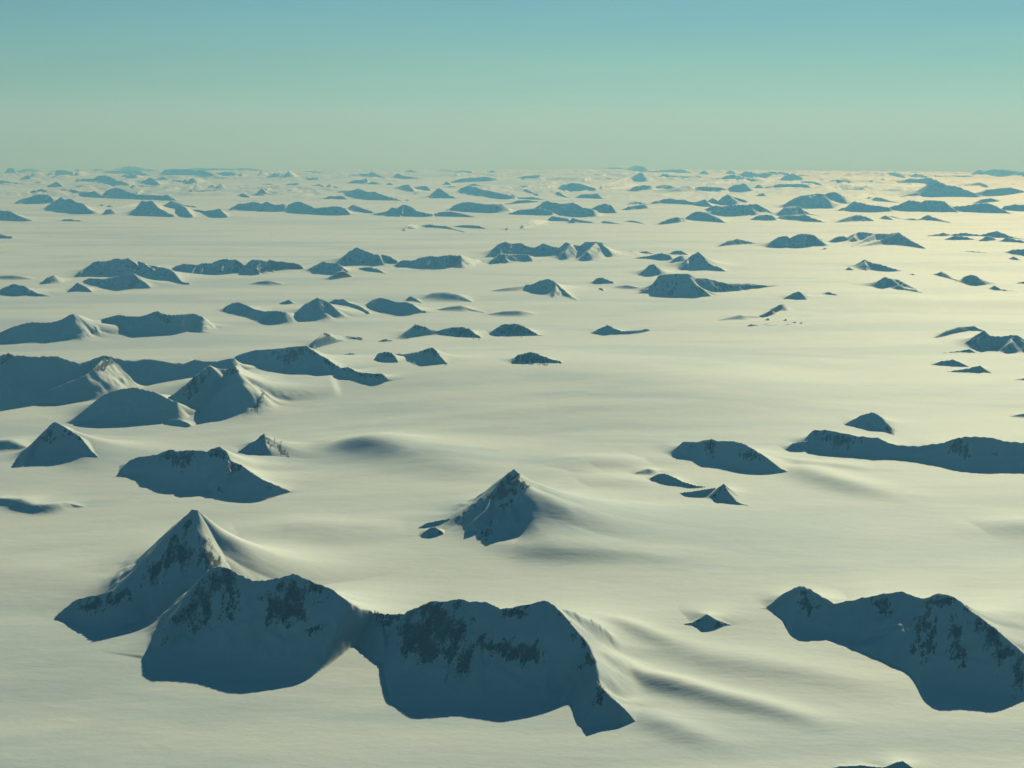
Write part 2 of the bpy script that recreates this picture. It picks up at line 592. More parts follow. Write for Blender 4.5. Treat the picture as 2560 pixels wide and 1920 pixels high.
def new_mat(name):
    m = bpy.data.materials.new(name)
    m.use_nodes = True
    nt = m.node_tree
    nt.nodes.clear()
    out = nt.nodes.new('ShaderNodeOutputMaterial')
    bs = nt.nodes.new('ShaderNodeBsdfPrincipled')
    nt.links.new(bs.outputs[0], out.inputs['Surface'])
    MAT[name] = m
    return nt, bs


def node(nt, kind, **kw):
    n = nt.nodes.new(kind)
    for k, v in kw.items():
        if k.startswith('_'):
            setattr(n, k[1:], v)
        else:
            n.inputs[k.replace('__', ' ')].default_value = v
    return n


def ramp(nt, src, stops):
    r = nt.nodes.new('ShaderNodeValToRGB')
    el = r.color_ramp.elements
    while len(el) < len(stops):
        el.new(.5)
    for e, (p, c) in zip(el, stops):
        e.position, e.color = p, (*c, 1)
    nt.links.new(src, r.inputs[0])
    return r.outputs[0]


def world_coords(nt, scale):
    g = nt.nodes.new('ShaderNodeNewGeometry')
    mp = nt.nodes.new('ShaderNodeMapping')
    mp.inputs['Scale'].default_value = scale
    mp.inputs['Rotation'].default_value = (0, 0, R_(14))
    nt.links.new(g.outputs['Position'], mp.inputs['Vector'])
    return g, mp.outputs[0]


SNOW = (.80, .81, .80)


def make_snow(name, rocky):
    nt, bs = new_mat(name)
    bs.inputs['Roughness'].default_value = SNOW_ROUGH
    bs.inputs['Specular IOR Level'].default_value = SNOW_SPEC
    g, v1 = world_coords(nt, (.012, .055, .05))
    _, v2 = world_coords(nt, (1.6, 2.4, 1.6))
    _, v4 = world_coords(nt, (.35, .8, .5))
    n1 = node(nt, 'ShaderNodeTexNoise', Scale=1.0, Detail=6.0, Roughness=.6, Distortion=.6)
    n2 = node(nt, 'ShaderNodeTexNoise', Scale=1.0, Detail=6.0, Roughness=.65)
    n4 = node(nt, 'ShaderNodeTexNoise', Scale=1.0, Detail=4.0, Roughness=.6)
    nt.links.new(v1, n1.inputs['Vector'])
    nt.links.new(v2, n2.inputs['Vector'])
    nt.links.new(v4, n4.inputs['Vector'])
    # fresh snow, and greyer tracts of old wind crust
    col = ramp(nt, n1.outputs[0], [(.40, (SNOW[0] * .78, SNOW[1] * .835, SNOW[2] * .90)), (.50, (SNOW[0] * .95, SNOW[1] * .965, SNOW[2] * .98)), (.62, SNOW)])
    b0 = node(nt, 'ShaderNodeBump', Strength=.16, Distance=.35)
    nt.links.new(n4.outputs[0], b0.inputs['Height'])
    b1 = node(nt, 'ShaderNodeBump', Strength=.16, Distance=.10)
    nt.links.new(n2.outputs[0], b1.inputs['Height'])
    nt.links.new(b0.outputs[0], b1.inputs['Normal'])
    nt.links.new(b1.outputs[0], bs.inputs['Normal'])
    if rocky:
        _, v3 = world_coords(nt, (.9, .9, .35))
        n3 = node(nt, 'ShaderNodeTexNoise', Scale=1.0, Detail=6.0, Roughness=.65)
        nt.links.new(v3, n3.inputs['Vector'])
        sep = nt.nodes.new('ShaderNodeSeparateXYZ')
        nt.links.new(g.outputs['Normal'], sep.inputs[0])
        # bare rock where the slope is too steep to hold snow
        mm = node(nt, 'ShaderNodeMath', _operation='MULTIPLY_ADD')
        nt.links.new(n3.outputs[0], mm.inputs[0])
        mm.inputs[1].default_value = 1.15
        nt.links.new(sep.outputs['Z'], mm.inputs[2])
        f = node(nt, 'ShaderNodeMapRange')
        nt.links.new(mm.outputs[0], f.inputs['Value'])
        f.inputs['From Min'].default_value, f.inputs['From Max'].default_value = 1.26, 1.20
        mix = node(nt, 'ShaderNodeMix', _data_type='RGBA')
        nt.links.new(f.outputs[0], mix.inputs[0])
        nt.links.new(col, mix.inputs[6])
        mix.inputs[7].default_value = (.17, .165, .155, 1)
        col = mix.outputs[2]
    nt.links.new(col, bs.inputs['Base Color'])


def make_rock():
    nt, bs = new_mat('rock')
    bs.inputs['Roughness'].default_value = .9
    bs.inputs['Specular IOR Level'].default_value = .2
    _, v1 = world_coords(nt, (1.6, 1.6, .7))
    _, v2 = world_coords(nt, (9, 9, 6))
    n1 = node(nt, 'ShaderNodeTexNoise', Scale=1.0, Detail=6.0, Roughness=.65)
    n2 = node(nt, 'ShaderNodeTexNoise', Scale=1.0, Detail=5.0, Roughness=.6)
    nt.links.new(v1, n1.inputs['Vector'])
    nt.links.new(v2, n2.inputs['Vector'])
    # dark rock dusted with snow on its ledges
    col = ramp(nt, n1.outputs[0], [(.32, (.035, .034, .033)), (.50, (.085, .083, .081)), (.62, (.15, .148, .145)), (.72, (.36, .363, .366))])
    # towards its edge the rock goes under blown snow
    at = nt.nodes.new('ShaderNodeAttribute')
    at.attribute_name = 'bareness'
    ad = node(nt, 'ShaderNodeMath', _operation='MULTIPLY_ADD')
    nt.links.new(n2.outputs[0], ad.inputs[0])
    ad.inputs[1].default_value = 1.5
    nt.links.new(at.outputs['Fac'], ad.inputs[2])
    f = node(nt, 'ShaderNodeMapRange')
    nt.links.new(ad.outputs[0], f.inputs['Value'])
    f.inputs['From Min'].default_value, f.inputs['From Max'].default_value = .72, 1.2
    mix = node(nt, 'ShaderNodeMix', _data_type='RGBA')
    nt.links.new(f.outputs[0], mix.inputs[0])
    mix.inputs[6].default_value = (*SNOW, 1)
    nt.links.new(col, mix.inputs[7])
    col = mix.outputs[2]
    nt.links.new(col, bs.inputs['Base Color'])
    b1 = node(nt, 'ShaderNodeBump', Strength=.8, Distance=.08)
    nt.links.new(n2.outputs[0], b1.inputs['Height'])
    nt.links.new(b1.outputs[0], bs.inputs['Normal'])


def build_mountains():
    global GN, GM, GF, GO, GS


    # ---------------------------------------------------------------- the mountains, nearest first
    GN, GM, GF, GO = 'snow mountains close below', 'snow mountains in the middle distance', 'hazy blue hills in the far band', 'small rock outcrops in the snow'
    GS = 'smooth snow mounds'


    def mt(*a, **k):
        if a[4] in (GM, GF):
            k = {'spurs': 1 if k.get('jag', 2.2) > 1.5 and a[0] not in 'GH' else 0, 'rough': .2, 'crag': .09, 'cb': 2.1, **k}
        return mountain('mountain', 'mountain', *a, **k)


    def hill(*a, **k):
        k.setdefault('jag', 1.3)
        return mountain('hill', 'hill', *a, **k)


    def knob(*a, **k):
        k = {'jag': 1.1, 'lean': .7, 'cf': 1.25, **k}
        return mountain('rock_outcrop', 'outcrop', *a, **k)


    def mound(*a, **k):
        k = {'jag': .2, 'soft': 1, 'rough': .05, 'cf': 1.15, 'cb': 2.6, **k}
        return mountain('snow_mound', 'mound', *a, **k)


    # --- nearest row
    mt('D', '358,1313 381,1293 470,1222 620,1190 749,1158 777,1090 870,995 960,905 1080,770 1140,710 1178,672 1212,672',
       '386,1358 410,1405 460,1428 500,1440 540,1478 620,1488 700,1498 840,1502', 'tall sharp pyramid with a streaked dark rock face, behind the nearest blue-shadowed ridge', GN,
       ribs=['1212,674,8.2 1300,742,5.9 1380,800,4.1 1450,842,2.4', '1212,674,8.2 1200,770,6.6 1250,850,5.2 1290,925,4.3 1390,1000,3.2 1440,1050,2.4'], ribw=.95, cb=1.0, jag=3, rough=.17, crag=.05,
       rocks=['1165,755 1190,900 1140,1000 1060,1060 1000,1106 900,1106 880,1090 960,980 1080,850', '470,1240 620,1205 750,1170 870,1160 720,1262 560,1305 470,1295',
              '1215,865 1280,862 1290,930 1390,1000 1300,1040 1230,1000'], res=1.15)
    mt('A', '985,455 1080,318 1180,190 1210,140 1240,105 1280,60 1340,36 1400,50 1480,92 1560,125 1640,122 1730,103 1810,82 1880,115 1960,150 2020,165 2080,210 2160,262 2212,290 |B 90,300 150,333 200,342 260,347 350,352 420,349 440,330 510,305 600,265 650,270 720,262 780,250 830,265 940,270 1000,290 1040,318 1150,300 1260,280 1335,258 1390,290 1450,350 1500,410 1560,480 1620,550 1660,640 1675,720 1690,800 1720,850 1780,900 1850,965 1920,1045',
       '790,518 840,518 865,640 870,720 925,748 1050,750 1200,765 1300,795 1400,825 1500,825 1650,805 1800,780 1900,735 2000,650 2090,560 2130,500 |B 45,530 120,600 200,670 250,705 255,780 280,880 300,945 340,955 400,1000 460,1040 600,1035 750,1020 900,1040 1040,1062 1200,1035 1350,1000 1470,960 1500,975 1540,1080 1585,1110 1592,1155 1700,1120 1800,1105 1920,1055',
       'biggest massif, a long many-topped crest with ragged cliffs above two scalloped blue shadows', GN, rough=.15, crag=.06, cb=1.2, sm=9, jag=3.4,
       ribs=['|B 1335,260,5.7 1430,305,5.0 1530,330,4.4 1640,380,3.4 1720,430,2.6 1780,520,1.6 1805,590,.8'],
       rocks=['1180,170 1280,60 1380,42 1440,110 1330,190 1280,260 1270,380 1190,440 1130,400 1060,400 985,455 1080,310', '1330,110 1460,110 1450,250 1470,330 1420,380 1360,340 1390,250',
              '1640,220 1720,150 1900,140 2010,180 2000,220 1900,200 1880,320 1800,400 1620,400', '1870,420 1970,385 1985,420 1900,462',
              '|B 200,342 420,352 330,430 260,420', '|B 430,340 600,268 780,256 780,330 820,440 860,560 860,680 790,710 720,690 700,750 640,690 500,710 480,620 390,610 370,480',
              '|B 870,480 1000,500 1300,540 1300,680 1200,670 1050,640 900,590', '|B 1050,322 1250,288 1200,380 1060,380', '|B 1440,350 1620,550 1670,650 1560,690 1600,590 1500,430', '|B 1690,800 1720,860 1710,950 1650,945 1670,860'], res=1.15)
    mt('C', '640,297 660,275 740,210 820,165 860,155 900,170 960,205 1030,245 1060,262 1130,250 1250,225 1380,200 1465,190 1520,208 1600,232 1640,220 1695,200 1760,210 1820,245 1870,295 1950,350 2030,410 2100,470 2160,520 2212,570 2320,660 2460,800',
       '650,300 700,340 765,385 775,430 790,470 860,505 960,490 1050,500 1150,545 1280,600 1400,650 1500,690 1550,760 1600,850 1640,910 1720,922 1820,913 1950,925 2030,935 2100,910 2212,860 2330,850 2460,830',
       'long foreground ridge running out of frame, rock ribs fanning down under its highest top', GN, rough=.13, crag=.06, cb=1.6, sm=31, jag=3.2,
       rocks=['850,160 900,180 910,250 970,290 900,335 850,280', '1280,250 1380,210 1420,330 1340,340', '1640,230 1790,220 1770,280 1680,290 1600,270', '1640,290 1665,330 1565,560 1510,565 1560,450 1550,370',
              '1680,350 1660,560 1590,630 1590,500', '1760,330 1830,390 1860,600 1850,660 1770,600 1760,430', '1840,270 2030,420 2150,590 2212,720 2200,780 2100,660 1990,540 1900,400'], res=1.15)
    knob('C', '110,395 200,378 250,350 285,328 330,355 380,375 430,392', '110,402 200,410 255,445 310,438 370,410 430,398', 'little dark rock tip poking from smooth snow beside the long foreground ridge', GO, cb=2.6)
    knob('C', '1050,1262 1100,1250 1150,1252 1220,1245 1300,1255 1370,1258 1430,1230 1475,1220 1510,1245 1545,1275 1600,1310', '1050,1270 1150,1300 1300,1320 1400,1370 1475,1385 1600,1320', 'rock top cut off by the bottom edge of the view', GO, jag=2)
    mound('D', '1400,1020 1440,992 1490,965 1590,945 1680,972 1760,1000 1850,1040', '1405,1042 1480,1090 1560,1118 1640,1098 1740,1055 1850,1046', 'rounded snow hump tucked behind the crest beside the tall pyramid', GS, cf=1.3)
    # --- lone pyramid
    mt('E', '495,840 560,800 650,780 740,765 800,735 830,715 880,690 950,645 1000,580 1060,510 1100,470 1132,447 1168,482',
       '500,846 580,850 660,848 730,862 780,905 850,916 920,936 1000,962 1100,962 1200,960', 'lone symmetrical pyramid in the middle of the snowfield with a bright sunlit flank', GN,
       ribs=['1168,482,5.2 1180,500,4.6 1230,555,3.6 1320,630,2.4 1420,690,1.4 1500,735,.75 1600,765,.3', '1160,520,4.6 1145,650,2.7 1165,720,1.8 1180,820,.8 1240,880,.35 1290,940,.05',
             '1100,520,4.0 1050,690,2.2 980,790,1.1 930,870,.4'],
       rocks=['1130,449 1165,490 1150,610 1100,640 1030,640 960,640 1010,580', '1172,500 1230,560 1210,600 1180,570', '940,830 1000,780 960,900 900,930', '1040,690 1140,630 1060,720', '740,765 830,715 930,660 800,760'], rough=.2, crag=.07, res=1.2, cb=.9, ribw=1.9, spurs=1.3, shade=False, cf=1.45)
    knob('E', '542,882 560,845 585,832 620,825 645,840 668,870', '540,905 570,912 620,905 668,884', 'dark blue boulder-like knob at the foot of the lone pyramid', GO)
    knob('E', '1460,700 1470,694 1490,706 1508,728', '1460,702 1480,718 1508,732', 'tiny dark rock on the sunlit shoulder of the lone pyramid', GO)
    # --- second row
    mt('D', '135,398 150,370 210,250 270,190 330,132 370,145 430,185 490,220 520,260 560,310 600,345', '135,400 200,415 320,422 420,410 500,405 555,380 600,348', 'dark cone-shaped mountain near the edge with a sunlit shoulder of snow', GN,
       rocks=['240,240 330,150 330,270 280,260', '380,165 490,225 520,262 400,215'], ribs=['345,138,4.6 430,165,3.6 500,215,2.4 570,290,1.0'], crag=.04, cb=1.1, ribw=1.6)
    mound('D', '-60,260 0,245 60,243 110,265 170,290', '-60,320 0,312 80,325 170,300', 'soft grey snow mound cut by the edge, beside the dark cone', GS)
    mt('D', '790,420 800,365 870,345 960,335 1040,302 1090,315 1180,305 1270,315 1310,295 1350,285 1390,310 1420,375 1480,395 1540,440 1620,490 1700,520 1770,550 1800,560',
       '770,470 790,490 860,520 880,545 960,575 1050,585 1110,600 1200,595 1296,586 1292,622 1400,625 1480,640 1570,640 1660,610 1720,580 1800,562', 'jagged ridge with a wide blue shadowed face and a rocky step at its shoulder', GN,
       rocks=['960,342 1050,310 1190,312 1190,380 1140,420 1070,410', '1280,312 1350,290 1410,370 1285,345', '1400,385 1490,400 1470,440 1400,460', '1345,520 1370,570 1330,560', '1640,530 1670,535 1665,550'], crag=.05, jag=2.6,
       ribs=['1400,350,3.0 1410,430,2.2 1380,500,1.3 1310,585,.2'])
    mt('D', '1462,322 1530,265 1590,238 1605,215 1622,205', '1455,350 1510,405 1570,430 1620,424 1680,395', 'steep horn with a dark serrated crest and a blue wall under it', GN, jag=2.2,
       ribs=['1622,206,3.2 1660,225,2.7 1700,260,1.8 1740,310,.9 1780,355,.15', '1624,215,3.1 1640,290,1.9 1672,362,.15'], ribw=1.5, rocks=['1560,242 1620,205 1700,260 1775,350 1740,345 1690,280 1625,250'], crag=.05)
    knob('D', '1645,385 1655,376 1700,374 1780,375 1795,425', '1645,392 1690,411 1790,416', 'flat dark slab of shadowed rock below the serrated horn', GO, jag=.4, cb=1.2)
    mound('D', '-80,610 0,600 130,606 210,640 280,640 400,630 520,655', '-80,650 0,652 100,690 190,706 270,700 380,668 520,660', 'low blue-grey swell at the edge with a soft dark tip', GS)
    # --- second row, sunward half
    mt('F', '185,326 215,270 250,238 330,240 410,222 450,235 540,235 600,250 640,275 700,310 750,345 800,385 855,415', '185,330 230,345 310,355 350,392 430,395 500,410 590,430 700,435 770,428 855,417', 'broad loaf-shaped mountain with one dark rock gully, shadow drawn out beneath', GN,
       rocks=['360,240 410,225 440,250 420,330 370,290', '560,300 640,285 710,340 600,340', '290,262 303,262 300,280'], crag=.03)
    hill('F', '75,440 100,425 140,420 190,440 250,470 320,490 380,498 430,500', '85,475 110,490 150,500 220,505 280,515 340,512 430,504', 'low ragged strip of dark rock leading down to the small peak', GN)
    hill('F', '215,540 250,530 300,525 360,515 430,502', '215,543 260,568 340,570 400,566 430,545', 'smooth blue slope joined to the back of the small peak', GN)
    mound('F', '-10,412 50,394 110,405', '-10,430 50,432 110,415', 'dim grey snow lip at the head of the low rock strip', GS)
    mt('F', '405,568 430,525 460,495 483,482 510,515 540,555 580,592 640,618', '408,572 430,600 470,600 510,576 545,575 640,622', 'small pointed dark peak at the end of the low rock strip', GN, rocks=['410,565 483,486 500,510 450,540 425,575'], ribs=['483,484,1.9 520,540,1.2 560,585,.6 640,620,.1'])
    mt('F', '955,240 975,195 1000,172 1080,172 1150,185 1220,200 1300,212 1370,215 1420,240 1480,258 1600,265 1680,252 1740,248 1800,225 1870,210 1950,210 2030,215 2100,235 2212,245 2300,255 2420,300',
       '955,285 975,310 1030,330 1130,335 1240,342 1330,348 1440,343 1530,345 1590,355 1650,380 1720,395 1800,415 1880,425 2000,423 2100,422 2212,428 2420,410', 'very long low wall of blue shadow with two humps, leaving the frame', GN,
       rocks=['1000,175 1180,195 1230,215 1200,270 1140,280 1050,220', '1740,256 1870,216 1900,300 1885,350 1800,310', '2020,310 2060,300 2060,325', '1260,215 1290,216 1275,260'], crag=.04)
    knob('F', '845,280 880,248 930,238 965,235', '848,300 890,309 965,298', 'rounded dark shoulder at the head of the very long low wall', GO, jag=.5)
    mt('F', '1178,142 1230,110 1290,80 1335,70 1370,80 1410,115 1440,150 1462,198', '1180,143 1230,160 1300,175 1380,185 1420,192 1462,200', 'smooth round-topped dome behind the very long low wall', GN, rocks=['1410,150 1445,155 1460,195 1420,190'])
    mound('F', '2140,92 2212,76 2290,90', '2140,97 2212,103 2290,100', 'faint grey snow swell by the edge above the very long low wall', GS)
    # --- big range
    mt('G', '-110,600 -60,560 0,520 60,503 100,520 130,515 200,525 300,525 400,522 440,540 500,560 560,570 620,555 680,530 735,517 780,530 850,548 920,555 980,548 1040,542 1110,555 1200,568 1270,575 1310,560 1350,547 1430,560 1500,560 1560,545 1620,540',
       '-110,960 -60,930 0,900 80,870 150,845 250,840 350,848 460,850 570,835 690,805 850,775 1000,752 1100,745 1200,735 1300,705 1400,690 1620,660', 'long blue mountain wall with a pale snow spur slanting down its face', GM,
       ribs=['735,520,4.2 660,600,3.45 590,655,2.75 450,712,1.95 330,768,1.15 200,828,.3'], rough=.1, rocks=['640,600 740,530 780,560 700,640', '60,505 90,520 20,580 0,570'])
    mt('G', '1610,542 1640,520 1680,505 1750,485 1820,478 1900,475 2000,462 2080,457 2120,455 |H 205,470 220,480 270,515 330,545 380,585 420,605',
       '1690,590 1760,622 1830,665 1900,685 2000,690 2150,692 |H 250,692 330,680 390,665 430,640', 'broad dark mountain at the end of the long wall, ragged rock under its rounded top', GM, rocks=['1890,500 2100,462 2140,500 2060,545 1960,575', '|H 300,545 330,545 410,605 360,610 310,580', '|H 180,470 260,510 240,530 200,500'])
    mt('H', '405,612 430,605 470,600 520,625 560,638 640,645 700,645 730,670 755,692', '400,690 450,697 500,705 580,725 650,737 710,720 755,694', 'dark stepped tail ridge with a square end beside the broad dark mountain', GM, rocks=['420,605 520,625 500,642 440,625', '545,642 720,647 740,680 640,672 560,670'])
    mt('G', '465,1000 500,955 570,910 640,850 700,800 780,765 850,750 930,740 1000,757 1080,775 1150,815 1225,845', '465,1003 530,1005 600,1028 680,1020 740,1037 800,1040 860,1020 910,997 1000,1012 1090,1000 1180,965 1225,940', 'smooth blue whaleback dome leaning against a craggy pyramid', GM, jag=.7, rough=.08)
    mt('G', '1165,808 1230,770 1300,705 1380,635 1450,588 1500,612 1560,615 1600,600 1632,583', '1060,1000 1210,950 1300,945 1450,945 1560,950 1650,950 1700,935 1780,912', 'craggy pyramid with broken snow ledges and a thin bright sunlit edge', GM, rough=.22, crag=.06, jag=2.2,
       ribs=['1632,584,5.0 1700,640,3.9 1760,690,2.9 1850,735,1.9 1930,770,1.2 2050,812,.4', '1650,640,4.0 1740,715,2.5 1805,750,1.8 1812,810,1.0 1780,905,.1', '1450,590,4.6 1400,690,3.3 1330,780,2.0'], rocks=['1300,712 1360,650 1440,592 1430,680 1330,800 1290,820 1250,790', '1570,640 1630,588 1650,640 1600,660', '1740,900 1800,800 1812,750 1830,800 1790,905'])
    knob('G', '1108,988 1170,960 1230,960 1270,972 1308,992', '1112,994 1160,1006 1220,1016 1280,1022 1308,1002', 'low rock knoll stranded in front of the craggy pyramid', GO)
    # --- third row, left half
    mt('G', '-60,390 0,360 80,325 160,300 230,288 300,293 360,290 420,275 470,245 500,232 530,236', '-60,450 0,447 80,447 200,440 310,440 420,420 500,402 560,372', 'long low blue hill rising to a peak with a wind-carved grey flank', GM, jag=.8, cb=2.6, ribs=['530,236,2.1 570,246,1.75 620,266,1.2 700,275,.8', '510,240,2.0 530,290,1.4 560,340,.7'])
    mt('G', '688,310 697,270 750,255 820,238 880,248 970,250 1020,235 1085,212 1130,230 1180,240 1260,235 1340,227 1400,250 1475,302', '690,345 695,385 800,390 950,393 1100,388 1300,375 1380,345 1475,306', 'long flat-bottomed blue block with a single low point on its crest', GM, jag=.8, rocks=['1080,240 1170,250 1220,290 1150,310'])
    mt('G', '1520,218 1560,180 1610,155 1650,150 1700,170 1760,200 1830,215 1900,210 1980,220 2065,238', '1530,222 1600,232 1660,240 1700,280 1760,300 1850,305 1950,300 2065,270', 'smooth whale-like blue hill with a sagging back', GM, jag=.5, rough=.06)
    mt('H', '128,205 170,165 220,140 260,118 300,135 345,160', '130,298 200,290 280,280 350,268 392,258', 'smooth blue hill with ice streaks, middle of three rounded hills', GM, jag=.6, rough=.06, ribs=['345,160,1.6 380,200,1.0 400,245,.3'])
    hill('H', '345,150 380,130 440,128 480,155 540,172 610,215', '360,165 410,180 460,182 500,205 560,235 640,258', 'small rounded blue cap on the sunlit side of the streaked hill', GM, jag=.5)
    knob('G', '1925,167 1960,148 1998,135 2035,160', '1927,168 1980,170 2035,166', 'tiny sharp tip between two smooth blue hills', GO)
    mt('H', '600,160 640,135 690,120 740,130 800,150 870,150 920,165 960,195 1015,228', '605,185 640,215 700,235 740,250 830,252 900,235 1015,232', 'rounded blue hill like a curled animal, small lit tip behind it', GM, jag=.6)
    knob('H', '868,142 885,120 905,105 940,125 995,168', '870,146 930,150 995,170', 'small bright snow point behind the curled blue hill', GO, cb=1.2)
    mound('H', '1010,115 1070,87 1150,83 1220,97 1280,125 1330,150', '1015,125 1080,140 1140,150 1220,145 1330,156', 'pale smooth snow dome with a faint grey face', GS, cf=1.4)
    mound('H', '1080,205 1180,182 1250,175 1320,200 1410,222', '1080,212 1180,216 1260,212 1410,226', 'faint ripple of grey snow just below the pale dome', GS, cf=1.4)
    mound('H', '1440,236 1550,214 1650,210 1770,232', '1440,242 1550,250 1650,250 1770,238', 'faint long grey ripple in the snow below the fanned peak', GS, cf=1.4)
    mt('K', '1240,490 1270,470 1310,465 1350,445 1400,433 1440,450 1470,475 1482,492', '1250,502 1270,525 1350,530 1410,540 1450,535', 'blunt blue peak with bright snow fans spreading from its lit side', GM, ribs=['1475,478,1.8 1510,510,1.1 1545,540,.5 1595,572,.1', '1450,460,2.2 1450,500,1.4 1430,545,.2'], rough=.2)
    mound('K', '1050,508 1150,490 1245,478', '1050,512 1150,512 1245,505', 'long thin grey drift trailing from the blunt blue peak', GS, cf=1.4)
    # --- third row, middle
    mt('H', '212,482 250,420 290,370 315,358 360,375 410,385 470,382 520,395 565,402', '216,486 280,450 330,430 430,422 520,414 565,408', 'dark shark-fin hill just behind the broad dark mountain', GM, rocks=['300,375 315,362 350,378 330,400'])
    knob('H', '520,398 540,389 570,398 592,409', '522,402 560,409 592,412', 'small dark sliver at the tail of the shark-fin hill', GO)
    mt('H', '813,424 850,380 890,335 940,303 990,315 1040,340 1090,350 1130,338 1190,325 1260,322 1310,335 1350,370 1392,398', '820,425 880,420 940,395 1000,372 1060,360 1100,378 1160,400 1260,402 1320,396 1392,399', 'dark two-topped hill with a low saddle, alone on bright snow', GM, rocks=['900,335 940,305 1030,338 960,340', '1180,330 1310,338 1380,395 1260,398 1190,380'])
    knob('H', '668,426 700,415 730,405 760,414 798,422', '670,428 730,426 798,425', 'flat dark speck of rock at the foot of the two-topped hill', GO)
    mt('H', '1438,380 1480,340 1520,315 1560,302 1640,302 1690,320 1740,350 1790,378 1855,390', '1442,381 1490,391 1600,394 1700,389 1780,384 1855,392', 'dark flat-topped hill with a white rim running down one side', GM, rocks=['1500,340 1560,305 1650,304 1760,370 1640,388 1500,385'])
    mt('I', '143,256 185,232 228,212 260,230 300,243 360,238 410,230 445,240', '148,258 230,262 290,272 335,256 445,243', 'small grey hill with a lit tip and a long curved tail', GM, jag=1)
    knob('H', '408,521 450,510 490,505 515,508 538,520', '410,524 470,526 538,527', 'narrow dark rock lying in front of the shark-fin hill', GO)
    mt('H', '657,545 680,505 720,495 760,493 790,520 812,555', '660,566 690,584 740,586 812,562', 'small dark hump with a pale stripe of snow beside it', GM, rocks=['690,505 760,495 790,530 720,540'])
    mt('H', '785,506 850,510 910,505 970,490 1020,472 1060,465 1090,505 1120,540 1158,580', '800,530 840,552 875,556 900,580 950,595 1050,590 1158,582', 'dark wedge-shaped hill with a sharp corner and steep end', GM, rocks=['920,510 1060,468 1140,572 1080,540 1050,500'])
    mt('H', '1606,560 1640,520 1690,505 1735,495 1775,505 1820,525 1870,545 1920,555 1978,576', '1610,580 1660,578 1730,590 1800,582 1860,571 1978,578', 'isolated nearly black rock hill on open snow', GM, rocks=['1612,570 1640,522 1735,497 1820,526 1940,565 1850,568 1740,588'])
    # --- third row, sunward half
    mt('I', '1778,277 1840,240 1900,222 1970,217 2010,235 2045,256', '1780,279 1860,262 1950,242 2010,246 2045,258', 'thin dark arched cap above a snowy slope by the edge', GM, jag=.8)
    mt('I', '1925,305 1990,257 2020,240 2050,265 2100,268 2150,262 2180,262 2230,300 2320,335', '1930,312 1985,340 2080,345 2130,341 2212,343 2320,340', 'blocky dark hill with a ribbed end, cut by the edge', GM, ribs=['2165,262,2.0 2145,300,1.3 2115,340,.2', '2190,266,1.9 2215,300,1.2 2225,335,.4'])
    knob('I', '1798,349 1880,340 1925,334 1950,327 1982,346', '1800,350 1900,346 1982,348', 'thin low rock strip at the foot of the blocky dark hill', GO)
    mt('I', '1768,404 1820,385 1870,378 1910,392 1952,414', '1770,406 1860,413 1952,418', 'low dark lens of rock, upper of a close pair on bright snow', GM)
    mt('I', '1848,434 1920,425 1970,415 2000,405 2025,425 2055,442', '1850,438 1950,444 2055,444', 'low dark wedge, lower of a close pair on bright snow', GM)
    knob('I', '2170,474 2212,468 2250,474', '2170,477 2250,478', 'faint dark speck at the edge past the close pair of low rocks', GO)
    mt('I', '1063,90 1100,68 1130,53 1150,60 1174,88', '1066,91 1130,95 1174,95', 'small dark tent-shaped peak above the crevassed spur', GM)
    knob('I', '1245,64 1280,55 1335,74', '1247,66 1290,72 1335,76', 'low dark sliver beside the small tent-shaped peak', GO)
    mt('I', '935,178 980,155 1020,130 1060,110 1075,124', '940,182 1000,174 1050,144 1077,130', 'slanting blue spur with little crevasses in the snow below', GM, cb=1.2)
    mound('I', '760,190 860,165 940,172', '760,194 860,188 940,182', 'dim grey snow bank trailing off the slanting spur', GS, cf=1.4)
    for i, (s, f) in enumerate([('890,219 910,209 940,213', '890,222 940,220'), ('945,215 985,205 1005,207', '945,217 1005,210'), ('975,219 1000,213 1035,211', '975,221 1035,215'), ('1060,217 1085,208 1105,207', '1060,219 1105,211'),
                                ('1068,192 1076,183 1080,190', '1068,195 1080,195'), ('1112,203 1120,196 1126,200', '1112,206 1126,205'), ('978,190 992,180 1000,186', '978,193 1000,192'), ('1144,207 1150,199 1156,203', '1144,209 1156,208')]):
        mountain('crevasse_ridge', 'crevasse', 'I', s, f, 'small dark crescent crevasse, shaped as a low ridge, below the slanting spur', 'broken ice below the slanting spur', jag=.3)  # crevasses modelled as low raised ridges whose shadows give the dark crescents
    mt('K', '2060,470 2080,415 2120,403 2180,405 |L 80,403 150,402 190,425 240,430 300,440 350,450 420,465 520,462 570,468 640,475 735,471', '2062,540 2080,547 2150,550 2212,555 |L 60,552 100,553 140,545 175,565 190,550 300,543 380,535 450,510 540,495 650,488 735,474',
       'big dark blue block with a bright snow spur and long tapering tail', GM, ribs=['|L 155,404,3.1 175,440,2.2 215,485,1.4 290,535,.3', '|L 150,402,3.1 160,470,1.6 165,555,.1'], rough=.16)
    knob('K', '1688,458 1700,430 1730,425 1770,440 1800,452', '1690,465 1730,476 1800,460', 'round dark button of rock, first of two small ones', GO, jag=.5)
    knob('K', '1712,492 1728,487 1748,508', '1714,500 1748,514', 'tiny dark chip below the round button of rock', GO)
    knob('K', '1972,502 2010,482 2045,476', '1976,516 2045,502', 'small dark lump touching the big dark blue block', GO)
    mound('K', '1820,482 1890,472 1970,490', '1820,490 1890,500 1970,502', 'soft grey snow bank between the round button and big dark block', GS, cf=1.4)
    mt('K', '1953,413 1990,380 2030,345 2055,343 2080,380 2088,412', '1955,414 2010,426 2088,416', 'small blue pyramid standing behind the big dark block', GM)
